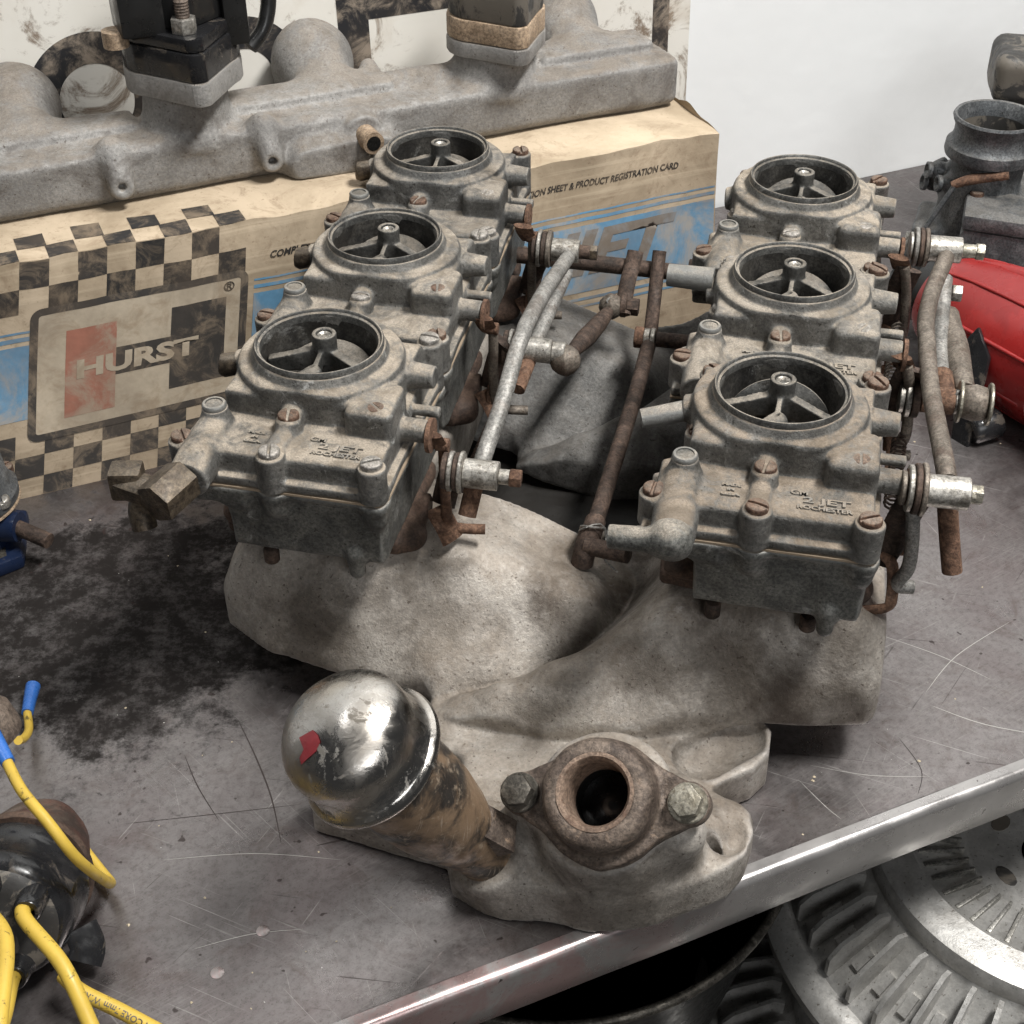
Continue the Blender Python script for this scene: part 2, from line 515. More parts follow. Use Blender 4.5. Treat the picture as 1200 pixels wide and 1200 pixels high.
M['gasket'] = plain('paper_gasket', (.26, .2, .14), .9, 0, .4, 300, .3)
M['bolt'] = cast('oily_bolt_steel', (.055, .05, .043), (.12, .11, .095), None, 0, grime_amt=.4, chalk=(.45, .42, .36), chalk_amt=.5, metal=.6, rough=(.3, .55), s=150, grain=1000, grime_s=80)
M['bolt_light'] = cast('bright_bolt_steel', (.2, .185, .15), (.31, .29, .245), None, 0, grime=(.1, .08, .05), grime_amt=.4, chalk_amt=.3, metal=.6, rough=(.3, .5), s=150, grain=1000, grime_s=80)

# chrome of the breather cap, pitted and dirty
t = NT('pitted_chrome')
n1 = t.noise(55, 8, .72, 1.2)
pit = t.step(n1, .57, .63)
haze = t.step(t.noise(28, 5, .6), .42, .7)
c = t.mix(t.m_('MULTIPLY', haze, .6), (.60, .575, .54), (.33, .29, .245))
c = t.mix(t.m_('MULTIPLY', pit, .8), c, (.06, .05, .035))
spk = t.step(t.noise(600, 4, .7), .62, .68)
c = t.mix(t.m_('MULTIPLY', spk, .5), c, (.1, .085, .07))
film = t.m_('MULTIPLY', t.step(t.noise(70, 7, .75, .8), .42, .62), .35)
c = t.mix(film, c, (.24, .21, .175))
rg = t.m_('ADD', t.m_('ADD', t.m_('MULTIPLY', haze, .2), t.m_('MULTIPLY', film, .5)), t.m_('ADD', t.m_('MULTIPLY', pit, .4), .12))
M['chrome'] = t.done(c, rg, t.m_('SUBTRACT', 1.0, t.m_('MULTIPLY', pit, .7)), t.bump(t.m_('ADD', t.noise(30, 3, .5), t.m_('MULTIPLY', n1, .5)), .4, .0015))

# filler tube : burnt brown and black paint
t = NT('burnt_brown_tube')
c = t.mix(t.step(t.noise(28, 7, .7, 1.0), .4, .58), (.028, .024, .021), (.20, .135, .085))
c = t.mix(t.m_('MULTIPLY', t.step(t.noise(160, 6, .75), .55, .68), .7), c, (.34, .27, .2))
sc1 = t.step(t.noise(1, 3, .6, stretch=(900, 60, 60), rot=(.3, .5, .8)), .62, .68)
c = t.mix(t.m_('MULTIPLY', sc1, .4), c, (.4, .33, .26))
M['tube'] = t.done(c, t.step(t.noise(90, 4), .3, .7, .3, .65), .25, t.bump(t.noise(500, 5, .7), .3, .0005), .5)

# ---- bench steel: brushed, scratched, oil stained
t = NT('scratched_bench_steel')
v = t.vec(False)
big = t.noise(5, 5, .6, .5)
c = t.mix(t.step(big, .35, .65), (.16, .146, .144), (.25, .232, .228))
c = t.mix(t.m_('MULTIPLY', t.step(t.noise(9, 7, .7, 1.), .42, .66), .6), c, (.17, .138, .138))
c = t.mix(t.m_('MULTIPLY', t.step(t.noise(6, 6, .68, .8), .5, .68), .6), c, (.31, .29, .285))
c = t.mix(t.step(t.noise(240, 6, .75), .42, .72, 0, .55), c, (.085, .073, .069))
br = t.noise(1, 4, .65, .2, stretch=(60, 900, 1), rot=(0, 0, -.62))
c = t.mix(t.m_('MULTIPLY', t.step(br, .45, .68, 0, .42), t.step(t.noise(11, 4, .6), .4, .62, .1, 1.0)), c, (.32, .30, .285))
c = t.mix(t.step(t.noise(38, 7, .7, 1.2), .5, .7, 0, .45), c, (.115, .085, .076))
c = t.mix(t.step(t.noise(900, 4, .75), .55, .68, 0, .5), c, (.05, .044, .042))
h = None
for i, (rot, st, lo, amt, colr) in enumerate([((0, 0, .42), (5, 420, 1), .665, .5, (.50, .48, .46)), ((0, 0, -.55), (7, 520, 1), .675, .4, (.46, .44, .42)),
                                        ((0, 0, 1.25), (9, 600, 1), .68, .4, (.5, .47, .45)), ((0, 0, 2.2), (6, 480, 1), .665, .55, (.055, .045, .042)),
                                        ((0, 0, .15), (10, 380, 1), .68, .6, (.05, .04, .038)), ((0, 0, .8), (3, 900, 1), .675, .35, (.5, .48, .46)), ((0, 0, -1.1), (16, 700, 1), .67, .4, (.47, .45, .43))]):
    nz = t.noise(1, 2.2, .55, .35, stretch=st, rot=rot)
    msk = t.step(t.noise(9 + 3 * i, 4, .6, vec=v), .47, .60)
    sm = t.m_('MULTIPLY', t.m_('MULTIPLY', t.step(nz, lo, lo + .035), msk), amt)
    c = t.mix(sm, c, colr)
    h = sm if h is None else t.m_('ADD', h, sm)
# oil stain at the end of the bench, a soaked patch with a ragged rim
sx = t.n('ShaderNodeSeparateXYZ'); t.L.new(v, sx.inputs[0])
dx = t.m_('MULTIPLY', t.m_('ADD', sx.outputs[0], .245), 6.3); dy = t.m_('MULTIPLY', t.m_('ADD', sx.outputs[1], -.632), 7.8)
dd = t.m_('SQRT', t.m_('ADD', t.m_('MULTIPLY', dx, dx), t.m_('MULTIPLY', dy, dy)))
dd = t.m_('ADD', dd, t.m_('MULTIPLY', t.m_('SUBTRACT', t.noise(20, 10, .74, 0), .5), 2.0))
stain = t.step(dd, .98, .66)
stain = t.m_('MULTIPLY', stain, t.step(t.noise(60, 9, .8, 0), .34, .56, .70, .99))
spat = t.m_('MULTIPLY', t.step(dd, 1.5, .8), t.step(t.noise(120, 7, .8, .4), .55, .66))
stain = t.m_('MAXIMUM', stain, t.m_('MULTIPLY', spat, .9))
c = t.mix(stain, c, (.014, .012, .011))
drop = t.m_('MULTIPLY', t.step(t.noise(115, 2, .5), .70, .74), .75)
c = t.mix(drop, c, (.03, .02, .018))
fleck = t.step(t.noise(330, 2, .5), .765, .785)
c = t.mix(fleck, c, (.7, .68, .64))
rg = t.step(t.noise(18, 7, .72, .6), .3, .7, .24, .48)
rg = t.m_('ADD', rg, t.m_('MULTIPLY', stain, .45), True)
met = t.m_('MULTIPLY', t.m_('SUBTRACT', 1.0, stain), .82)
t.set(t.b.inputs['Specular IOR Level'], t.m_('SUBTRACT', .5, t.m_('MULTIPLY', stain, .42)))
M['bench'] = t.done(c, rg, met, t.bump(t.m_('ADD', h, t.m_('MULTIPLY', t.noise(700, 4, .7), .35)), .25, .0004))

t = NT('worn_bench_edge')
v = t.vec(False)
c = t.mix(t.step(t.noise(9, 5, .65), .35, .65), (.30, .285, .28), (.43, .415, .405))
sx = t.n('ShaderNodeSeparateXYZ'); t.L.new(v, sx.inputs[0])
red = t.m_('MULTIPLY', t.step(sx.outputs[0], .125, .02), t.step(t.noise(34, 8, .75, .6), .40, .58))
c = t.mix(t.m_('MULTIPLY', red, .5), c, (.36, .17, .16))
chip = t.step(t.noise(60, 5, .7, 1.), .66, .69)
c = t.mix(chip, c, (.07, .055, .05))
c = t.mix(t.m_('MULTIPLY', t.step(t.noise(500, 3, .7), .62, .7), .5), c, (.12, .1, .095))
M['bench_edge'] = t.done(c, t.step(t.noise(40, 5), .3, .7, .22, .42), .7, t.bump(t.noise(300, 5, .7), .12, .0004))

# ---- wall paint
t = NT('white_wall_paint')
c = t.mix(t.noise(3, 5, .6), (.74, .75, .75), (.82, .83, .83))
h = t.m_('ADD', t.noise(6, 4, .55), t.m_('MULTIPLY', t.noise(60, 5, .6), .12))
M['wall'] = t.done(c, .6, 0, t.bump(h, .12, .02), .3)

# ---- cardboard and inks
def wornink(name, ink, under=(.55, .43, .29), amt=.8, rough=.75, s=50):
    t = NT(name)
    t.vec(False)
    f = t.m_('MULTIPLY', t.step(t.noise(s, 8, .72, .6), .44, .66), amt)
    c = t.mix(t.noise(200, 4, .6), tuple(x * .8 for x in ink), tuple(min(1, x * 1.25) for x in ink))
    c = t.mix(f, c, under)
    c = t.mix(t.m_('MULTIPLY', t.step(t.noise(14, 5, .6), .45, .7), .35), c, (.14, .105, .075))
    return t.done(c, rough, 0, t.bump(t.noise(120, 5, .6), .15, .0006), .25)

t = NT('aged_cardboard')
t.vec(False)
c = t.mix(t.step(t.noise(13, 7, .65, .6), .35, .65), (.33, .26, .18), (.52, .42, .305))
c = t.mix(t.m_('MULTIPLY', t.step(t.noise(42, 8, .75, .8), .5, .68), .6), c, (.22, .155, .10))
c = t.mix(t.m_('MULTIPLY', t.step(t.noise(300, 5, .7), .58, .7), .5), c, (.20, .14, .09))
fx = t.noise(1, 3, .6, stretch=(6, 6, 220))
c = t.mix(t.m_('MULTIPLY', t.step(fx, .5, .72), .4), c, (.68, .56, .41))
M['card'] = t.done(c, .82, 0, t.bump(t.m_('ADD', t.noise(90, 5, .6), t.m_('MULTIPLY', fx, .5)), .25, .0012), .2)
M['card_cream'] = wornink('worn_cream_print', (.52, .44, .335), (.36, .275, .19), .7)
M['ink_black'] = wornink('worn_black_print', (.026, .025, .025), (.34, .26, .18), .55)
M['ink_grey'] = wornink('faded_black_print', (.055, .05, .046), (.36, .28, .2), .6)
M['ink_blue'] = wornink('worn_blue_print', (.13, .29, .45), (.45, .38, .30), .75, s=22)
M['ink_red'] = wornink('worn_red_print', (.40, .165, .115), (.46, .36, .27), .95, s=28)
M['ink_shift'] = wornink('faded_grey_print', (.22, .19, .16), (.30, .33, .36), .6, s=40)

# ---- enamel sign
t = NT('dirty_white_sign')
t.vec(False)
c = t.mix(t.noise(10, 4, .6), (.60, .57, .51), (.74, .72, .67))
c = t.mix(t.m_('MULTIPLY', t.step(t.noise(20, 8, .75, .8), .50, .63), .9), c, (.15, .10, .062))
c = t.mix(t.m_('MULTIPLY', t.step(t.noise(9, 5, .6), .5, .7), .55), c, (.42, .34, .25))
M['sign'] = t.done(c, .5, 0, t.bump(t.noise(60, 5), .1, .001), .4)
M['sign_black'] = wornink('chipped_black_sign_paint', (.022, .022, .024), (.34, .28, .22), .8, .5, 45)

M['black'] = plain('glossy_black_moulding', (.014, .014, .015), .22, 0, .3, 60, .05, .5, (.10, .085, .07), .7, 45, .56)
M['black_dull'] = plain('dusty_black_moulding', (.035, .033, .031), .55, 0, .4, 80, .3, .4, (.16, .14, .115), .7, 40, .46)
M['black_paint'] = plain('scuffed_black_paint', (.018, .018, .018), .35, .3, .4, 60, .1, .5, (.16, .14, .11), .6, 150, .64)
M['yellow'] = plain('yellow_lead_jacket', (.52, .355, .055), .5, 0, .25, 60, .05, .4, (.07, .05, .015), .85, 130, .585)
M['blue_crimp'] = plain('blue_crimp_sleeve', (.035, .13, .42), .3, 0, .2, 200, .05)
M['red'] = plain('red_gloss_paint', (.27, .017, .016), .3, 0, .15, 30, .05, .5, (.18, .012, .012), .5, 18, .5)
M['blue_paint'] = plain('dark_blue_paint', (.007, .014, .038), .35, 0, .3, 60, .1, .5, (.12, .10, .085), .5, 60, .6)
M['dark_zinc'] = cast('dark_grey_zinc', (.075, .08, .085), (.14, .145, .15), (.2, .18, .155), .4, grime_amt=.45, chalk=(.36, .37, .38), chalk_amt=.45, metal=.45, rough=(.35, .6), s=40)
M['drum'] = cast('smoked_bare_aluminium', (.42, .41, .39), (.56, .55, .53), None, 0, grime=(.16, .14, .115), grime_amt=.4, chalk=(.6, .58, .55), chalk_amt=.3, metal=.6, rough=(.34, .52), s=20, bump=.2, grain=900, grime_s=20, speck=.2)
M['drum_dark'] = cast('sooty_bare_aluminium', (.22, .215, .2), (.36, .35, .33), None, 0, grime=(.05, .04, .03), grime_amt=.6, chalk_amt=.3, metal=.7, rough=(.3, .5), s=20, bump=.25, grain=900, grime_s=20)
M['floor'] = plain('dark_shop_floor', (.05, .045, .04), .8, 0, .4, 8, .3)
M['fluff'] = plain('dry_straw_bits', (.5, .42, .3), .9, 0, .3, 300, .1)
M['rubber'] = plain('dusty_rubber', (.05, .046, .042), .6, 0, .35, 120, .4, .4, (.17, .15, .12), .5, 70, .5)
M['tan'] = cast('tan_phenolic_spacer', (.26, .19, .13), (.36, .27, .19), None, 0, grime=(.09, .06, .04), grime_amt=.6, chalk_amt=.2, metal=0, rough=(.5, .7), s=60, grime_s=40)

# ================================================================== setting
DX, DY = .9135, .4067           # bench direction (to the far end), bench depth is (-DY, DX)
BP = Vector((-.3263, .7534, 0))  # foot of the box front, used as origin for things along the wall


def bw(p, q, z):
    """bench-aligned millimetres -> world metres"""
    return Vector((BP.x + (p * DX - q * DY) * .001, BP.y + (p * DY + q * DX) * .001, z * .001))


BYAW = math.atan2(DY, DX)
FRONT_Q = -467.0 + 0.0
# q of the front edge relative to BP
_fe = Vector((0, .387, 0)) - BP
FRONT_Q = (-_fe.x * DY + _fe.y * DX) * 1000

# wall
def grid_sheet(name, f, nu, nv):
    V = [f(i / nu, j / nv) for i in range(nu + 1) for j in range(nv + 1)]
    F = [(i * (nv + 1) + j, (i + 1) * (nv + 1) + j, (i + 1) * (nv + 1) + j + 1, i * (nv + 1) + j + 1) for i in range(nu) for j in range(nv)]
    return mesh_py(name, V, F, True)

wall = obj('wall', grid_sheet('wall', lambda u, v: bw(-900 + 2600 * u, 197 + 2.5 * math.sin(u * 31) * math.sin(v * 9 + u * 5) + 5 * math.exp(-((u - .735) / .012) ** 2), -320 + 1900 * v), 160, 60), M['wall'])
tag(wall, None, None, None, 'structure')
floor = obj('floor', mesh_py('floor', [bw(-900, -900, -320), bw(1700, -900, -320), bw(1700, 197, -320), bw(-900, 197, -320)], [(0, 1, 2, 3)]), M['floor'])
tag(floor, None, None, None, 'structure')

# bench
bench = empty('workbench')
tag(bench, 'scratched grey steel workbench with rolled front edge and oil stain', 'workbench')
obj('top_sheet', grid_sheet('top_sheet', lambda u, v: bw(-800 + 2300 * u, FRONT_Q + 9 + (194 - FRONT_Q - 9) * v, 0), 40, 16), M['bench'], bench)
prof = [(9, 0), (4.5, 0)] + [(4.5 - 4.5 * math.sin(R(a)), -4.5 + 4.5 * math.cos(R(a))) for a in range(9, 91, 9)] + [(0, -20), (0, -31), (1.5, -33), (25, -33)]
V = []; F = []
NS = 60
for i in range(NS + 1):
    p = -800 + 2300 * i / NS
    for q, z in prof:
        V.append(bw(p, FRONT_Q + q + .25 * math.sin(p * .021) + .15 * math.sin(p * .07), z - (0.0 if z > -1 else .3 * math.sin(p * .03))))
n = len(prof)
for i in range(NS):
    for k in range(n - 1):
        F.append((i * n + k, i * n + k + 1, (i + 1) * n + k + 1, (i + 1) * n + k))
obj('front_edge', sharpen(mesh_py('front_edge', V, F, True), 50), M['bench_edge'], bench)

# individual deep scratches in the sheet
def ribbon(name, pts, wmm, z):
    P = [Vector(p) for p in pts]
    V = []; F = []
    for i, p in enumerate(P):
        t_ = (P[min(i + 1, len(P) - 1)] - P[max(i - 1, 0)]).normalized()
        s_ = Vector((-t_.y, t_.x, 0)) * wmm * .0005 * (math.sin(math.pi * (i + .15) / (len(P) - .7)) ** .6)
        V += [(p.x + s_.x, p.y + s_.y, z), (p.x - s_.x, p.y - s_.y, z)]
    for i in range(len(P) - 1):
        F.append((2 * i, 2 * i + 1, 2 * i + 3, 2 * i + 2))
    return mesh_py(name, V, F)

M['gouge'] = plain('dark_gouge', (.03, .022, .02), .7, .2, .3, 200, .1)
M['bright_scratch'] = plain('bright_scratch', (.55, .53, .5), .4, .7, .2, 300, .1)
for pts, wd, mk in [([(-.152, .548), (-.138, .52), (-.126, .492), (-.117, .462)], .9, 'gouge'), ([(-.177, .522), (-.166, .50), (-.151, .477)], .6, 'gouge'),
                    ([(-.099, .461), (-.082, .466), (-.072, .469)], 1.3, 'gouge'), ([(-.105, .492), (-.09, .486), (-.078, .476)], .4, 'gouge'),
                    ([(-.20, .475), (-.15, .482), (-.11, .488)], .4, 'gouge'), ([(-.175, .452), (-.13, .456), (-.085, .452)], .3, 'bright_scratch'),
                    ([(.212, .535), (.219, .512), (.213, .494)], .5, 'gouge'), ([(.16, .515), (.19, .508), (.222, .507)], .35, 'bright_scratch'),
                    ([(.235, .56), (.262, .545), (.30, .535)], .5, 'bright_scratch'), ([(.152, .505), (.163, .487), (.17, .478)], .4, 'bright_scratch'),
                    ([(.215, .62), (.25, .60), (.275, .58)], .4, 'bright_scratch'), ([(.235, .57), (.26, .60), (.30, .63)], .4, 'bright_scratch'), ([(-.15, .40), (-.125, .408), (-.10, .411)], .35, 'bright_scratch')]:
    obj('scratch', ribbon('scratch', catmull([(x, y, 0) for x, y in pts], 6), wd, .00012), M[mk], bench)

for x, y in ((-.119, .410), (-.137, .387)):
    obj('rivet', lathe('rivet', [(0, -.5), (3.4, -.5), (3.2, .25), (2.2, .5), (0, .6)], 24), M['bench_edge'], bench, T(x * 1000, y * 1000, 0))

# ================================================================== cardboard box
BOXH = 168
def bp_face(a, tt, off=0.0):
    """front face of the box: a along, tt up (mm); the face spreads a little towards its foot"""
    k = (a - 30) / 490
    s_ = a - (1 - tt / 167) * (39 * (1 - k)) + (1 - tt / 167) * 7.5 * k
    bow = 1.2 * math.sin(a * .017) * math.sin(tt * .02) - 2.2 * math.exp(-((tt - 167) / 14) ** 2) * (.5 + .5 * math.sin(a * .03))
    bow += (.9 * math.sin(a * .061 + 1) + .6 * math.sin(a * .17)) * math.exp(-((tt - 166) / 9) ** 2) + 1.3 * math.sin(a * .011 + tt * .043)
    return bw(s_, -bow - off, tt + (.5 * math.sin(a * .083) + .4 * math.sin(a * .21 + 2)) * (tt / 167) ** 3 - 1.2 * math.exp(-((a - 300) / 120) ** 2) * (tt / 167))


box = empty('cardboard_box', bw(200, 60, 0))
tag(box, 'worn cardboard box with checkered print and HURST lettering behind the carburetors', 'box')
IB = Matrix.Translation(-bw(200, 60, 0))


def boxmesh(me):
    me.transform(IB)
    return me

A0, A1 = -140, 520
obj('front_panel', boxmesh(grid_sheet('front_panel', lambda u, v: bp_face(A0 + (A1 - A0) * u, BOXH * v), 90, 24)), M['card'], box)
def top_pt(a, q):
    f = bp_face(a, BOXH)
    b = bw(a, q, BOXH)
    k = min(1, q / 12)
    z = f.z * (1 - k) + (b.z + .0006 * math.sin(a * .05 + q * .1)) * k
    return Vector((f.x + (b.x - bw(a, 0, 0).x), f.y + (b.y - bw(a, 0, 0).y), z))
obj('top_flap', boxmesh(grid_sheet('top_flap', lambda u, v: top_pt(A0 + (A1 - A0) * u, 130 * v), 90, 14)), M['card'], box)
obj('end_panel', boxmesh(grid_sheet('end_panel', lambda u, v: bp_face(A1, BOXH * v) + bw(0, 130 * u, 0) - bw(0, 0, 0) + Vector((0, 0, (.006 * math.sin(math.pi * u) + .005 * math.sin(u * 23) * u) * v)), 24, 10)), M['card'], box)
obj('back_panel', boxmesh(grid_sheet('back_panel', lambda u, v: bw(A0 + (A1 - A0) * u, 130, BOXH * v - .5), 20, 4)), M['card'], box)


def face_patch(V, F, a0, a1, t0, t1, off, nu=None, nv=None):
    nu = nu or max(1, int((a1 - a0) / 8)); nv = nv or max(1, int((t1 - t0) / 8))
    b = len(V)
    for i in range(nu + 1):
        for j in range(nv + 1):
            V.append(bp_face(a0 + (a1 - a0) * i / nu, t0 + (t1 - t0) * j / nv, off))
    for i in range(nu):
        for j in range(nv):
            F.append((b + i * (nv + 1) + j, b + (i + 1) * (nv + 1) + j, b + (i + 1) * (nv + 1) + j + 1, b + i * (nv + 1) + j + 1))


def rrect(a0, a1, t0, t1, r, n=6):
    P = []
    for cx, cy, s0 in ((a1 - r, t1 - r, 0), (a0 + r, t1 - r, 90), (a0 + r, t0 + r, 180), (a1 - r, t0 + r, 270)):
        for i in range(n + 1):
            an = R(s0 + 90 * i / n)
            P.append((cx + r * math.cos(an), cy + r * math.sin(an)))
    return P


def face_ring(a0, a1, t0, t1, wd, r, off):
    """frame line; sides subdivided so that it follows the bowed face"""
    def dens(P):
        out = []
        for i in range(len(P)):
            p, q = P[i], P[(i + 1) % len(P)]
            k = max(1, int(math.hypot(p[0] - q[0], p[1] - q[1]) / 8))
            out += [(p[0] + (q[0] - p[0]) * j / k, p[1] + (q[1] - p[1]) * j / k) for j in range(k)]
        return out
    o_ = rrect(a0, a1, t0, t1, r); i_ = rrect(a0 + wd, a1 - wd, t0 + wd, t1 - wd, max(.5, r - wd))
    V = []; F = []
    m = len(o_)
    for k in range(m):
        p, q = o_[k], o_[(k + 1) % m]; pi, qi = i_[k], i_[(k + 1) % m]
        st = max(1, int(math.hypot(p[0] - q[0], p[1] - q[1]) / 8))
        for j in range(st):
            f0, f1 = j / st, (j + 1) / st
            b = len(V)
            for (x, y) in ((p[0] + (q[0] - p[0]) * f0, p[1] + (q[1] - p[1]) * f0), (p[0] + (q[0] - p[0]) * f1, p[1] + (q[1] - p[1]) * f1),
                           (pi[0] + (qi[0] - pi[0]) * f1, pi[1] + (qi[1] - pi[1]) * f1), (pi[0] + (qi[0] - pi[0]) * f0, pi[1] + (qi[1] - pi[1]) * f0)):
                V.append(bp_face(x, y, off))
            F.append((b, b + 1, b + 2, b + 3))
    return V, F


def face_text(s_, a, tt, size, bold, shear=0.0, width=None, align='LEFT', off=.5):
    me = text_mesh('lettering', s_, size, 0, bold, shear, 'LEFT')
    xs = [v.co.x for v in me.vertices]
    x0, x1 = min(xs), max(xs)
    k = (width / (x1 - x0)) if width else 1.0
    bm = bmesh.new(); bm.from_mesh(me)
    bmesh.ops.triangulate(bm, faces=bm.faces)
    if size > 10:
        for _ in range(3):
            bmesh.ops.subdivide_edges(bm, edges=[e for e in bm.edges if e.calc_length() > 4], cuts=1)
            bmesh.ops.triangulate(bm, faces=bm.faces)
    bm.to_mesh(me); bm.free()
    for v in me.vertices:
        x = (v.co.x - x0) * k
        if align == 'RIGHT': x -= (x1 - x0) * k
        v.co = bp_face(a + x, tt + v.co.y, off)
    return me

CW = 17.6
V = []; F = []
V2 = []; F2 = []
for col_ in range(-9, 8):
    a = 31 + CW * col_
    for row, (t1_, t0_) in enumerate([(167.5, 150.5), (150.5, 134.0)]):
        if (col_ + row) % 2 == 0:
            face_patch(V, F, a, a + CW, t0_, t1_, .18)
    for row, (t1_, t0_) in enumerate([(49, 32), (32, 15.5), (15.5, .5)]):
        if (col_ + row) % 2 == 1 and col_ < 9:
            face_patch(V2, F2, a, a + CW, t0_, t1_, .18)
    # squares on the lid
    for row, (q0, q1) in enumerate([(0, 17), (17, 34)]):
        if (col_ + row) % 2 == 1 and col_ < 8:
            b = len(V)
            for i in range(3):
                for j in range(4):
                    V.append(top_pt(a + CW * i / 2 + 1.2 * row, q0 + (q1 - q0) * j / 3) + Vector((0, 0, .0004)))
            for i in range(2):
                for j in range(3):
                    F.append((b + i * 4 + j, b + (i + 1) * 4 + j, b + (i + 1) * 4 + j + 1, b + i * 4 + j + 1))
obj('checker_print', boxmesh(mesh_py('checker_print', V, F, True)), M['ink_black'], box)
obj('checker_print', boxmesh(mesh_py('checker_print', V2, F2, True)), M['ink_grey'], box)
V = []; F = []
face_patch(V, F, -140, 40, 60, 112, .2); face_patch(V, F, -140, 40, 115, 118, .2); face_patch(V, F, -140, 40, 120.5, 122, .2)
face_patch(V, F, 178, 519, 64, 117, .2); face_patch(V, F, 178, 519, 120.5, 123, .2); face_patch(V, F, 178, 519, 126, 127.4, .2)
face_patch(V, F, 178, 519, 57, 59.5, .2); face_patch(V, F, 178, 519, 51, 53, .2)
obj('stripe_print', boxmesh(mesh_py('stripe_print', V, F, True)), M['ink_blue'], box)
V = []; F = []
face_patch(V, F, 40, 172, 43, 134, .3)
obj('logo_ground_print', boxmesh(mesh_py('logo_ground_print', V, F, True)), M['card_cream'], box)
V, F = face_ring(38, 174, 42, 136, 5, 7, .42)
obj('logo_frame_print', boxmesh(mesh_py('logo_frame_print', V, F, True)), M['ink_grey'], box)
V = []; F = []
face_patch(V, F, 60, 91, 55, 117, .42)
obj('logo_block_print', boxmesh(mesh_py('logo_block_print', V, F, True)), M['ink_red'], box)
V = []; F = []
face_patch(V, F, 125, 160, 59, 119, .42); face_patch(V, F, 91, 125, 78.5, 98, .42)
obj('logo_block_print', boxmesh(mesh_py('logo_block_print', V, F, True)), M['ink_grey'], box)
obj('lettering', boxmesh(face_text('HURST', 67, 82, 17.5, .75, 0, 76, off=.62)), M['card_cream'], box)
obj('registered_mark', boxmesh(face_text('\u00ae', 158, 123, 9, .15, 0, 7, off=.55)), M['ink_black'], box)
obj('lettering', boxmesh(face_text('SHIFT', 338, 80, 46, 1.6, .28, 150, off=.5)), M['ink_shift'], box)
obj('lettering', boxmesh(face_text('COMPLETE', 188, 141, 6.6, .16, .22, 30, off=.42)), M['ink_black'], box)
obj('lettering', boxmesh(face_text('FOR INSTRUCTION SHEET & PRODUCT REGISTRATION CARD', 488, 146.5, 6.6, .14, .22, 152, 'RIGHT', off=.42)), M['ink_black'], box)

# ================================================================== sign behind
sign = empty('sign_board', bw(260, 172, 0), BYAW)
tag(sign, 'grimy white sign board with black rings leaning on the wall behind', 'sign')
SG = Matrix.Rotation(R(-3), 4, 'X')
obj('board', bxm('board', -420, 338, 0, 5, 0, 420, .6), M['sign'], sign, SG)
def annulus(name, cx, cz, r0, r1, y=-.3):
    V = []; F = []
    for i in range(64):
        a = 2 * math.pi * i / 64
        for r_ in (r0, r1):
            V.append(((cx + r_ * math.cos(a)) * .001, y * .001, (cz + r_ * math.sin(a)) * .001))
    for i in range(64):
        j = (i + 1) % 64
        F.append((2 * i, 2 * i + 1, 2 * j + 1, 2 * j))
    return mesh_py(name, V, F)
def patches(name, rects, y=-.3):
    V = []; F = []
    for x0, x1, z0, z1 in rects:
        b = len(V)
        V += [(x * .001, y * .001, z * .001) for x, z in ((x0, z0), (x1, z0), (x1, z1), (x0, z1))]
        F.append((b, b + 1, b + 2, b + 3))
    return mesh_py(name, V, F)
obj('painted_ring', annulus('painted_ring', -143, 191, 26, 48), M['sign_black'], sign, SG)
obj('painted_ring', annulus('painted_ring', -36, 190, 22, 45), M['sign_black'], sign, SG)
obj('painted_letter', patches('painted_letter', [(38, 62, 120, 252), (62, 150, 220, 252)]), M['sign_black'], sign, SG)
obj('painted_border', patches('painted_border', [(303, 318, 0, 420)]), M['sign_black'], sign, SG)

# ================================================================== long manifold lying on the box
lm = empty('log_manifold', bw(250, 85, BOXH), BYAW)
tag(lm, 'long grey cast aluminium log manifold lying on top of the cardboard box', 'manifold')
# local mm: x = p-250, y = q-85, z from box top
g = G((-372, -72, -2), (285, 92, 92), 2.0)
b = g.box(-370, 266, -31, 22, 3, 37, 6)
b = smin(b, g.box(-370, 262, -26, 24, 0, 20, 4), 4)
b = smin(b, g.cap((-60, 4, 34), (230, 6, 36), 11), 8)
b = smin(b, g.box(-58, 52, -8, 22, 30, 45, 3), 3)          # raised lid by the first neck
b = smin(b, g.box(165, 255, -10, 22, 30, 45, 4), 4)
b = smin(b, g.box(-330, -122, -6, 22, 28, 44, 4), 4)
for cx in (-92, 128):                                        # two carburetor necks
    b = smin(b, g.cyl((cx, -2, 30), (cx + 4, -2, 68 if cx < 0 else 62), 29, 27), 9)
b = smin(b, g.cap((-20, -32, 8), (28, -34, 8), 16), 10)       # forward bulge
b = np.maximum(b, -g.z)
for cx in (-146, -47):                                        # lugs with a bored face
    b = smin(b, g.cap((cx, -26, 36), (cx + 1, -38, 16), 9, 8), 7)
    b = np.maximum(b, -g.cyl((cx + 1, -60, 17), (cx + 1, -36, 17), 2.6))
    b = smax(b, -(g.y + 43.0 + 0 * g.x), 2)
b = smin(b, g.cyl((20, -20, 22), (20, -36, 22), 15, 14, 2), 4)
for cx, zz in ((-195, 50), (12, 50), (208, 50)):              # runners bending away at the back
    b = smin(b, g.cap((cx, 20, 28), (cx + 4, 62, 40), 22, 27), 12)
    b = smin(b, g.cap((cx + 4, 62, 40), (cx + 6, 80, 10), 27, 26), 10)
b = smin(b, g.sph((46, 26, 44), 6), 6)
b = b + g.wob(.35, .05) + .25 * np.sin(g.x * .9) * np.sin(g.y * .8 + 1) * np.sin(g.z * .85)
obj('casting', g.mesh('log_casting', b), M['alu_log'], lm)
obj('pipe_stub', tube('pipe_stub', [(20, -30, 22), (21, -52, 22)], 7.5, 20), M['tan'], lm)
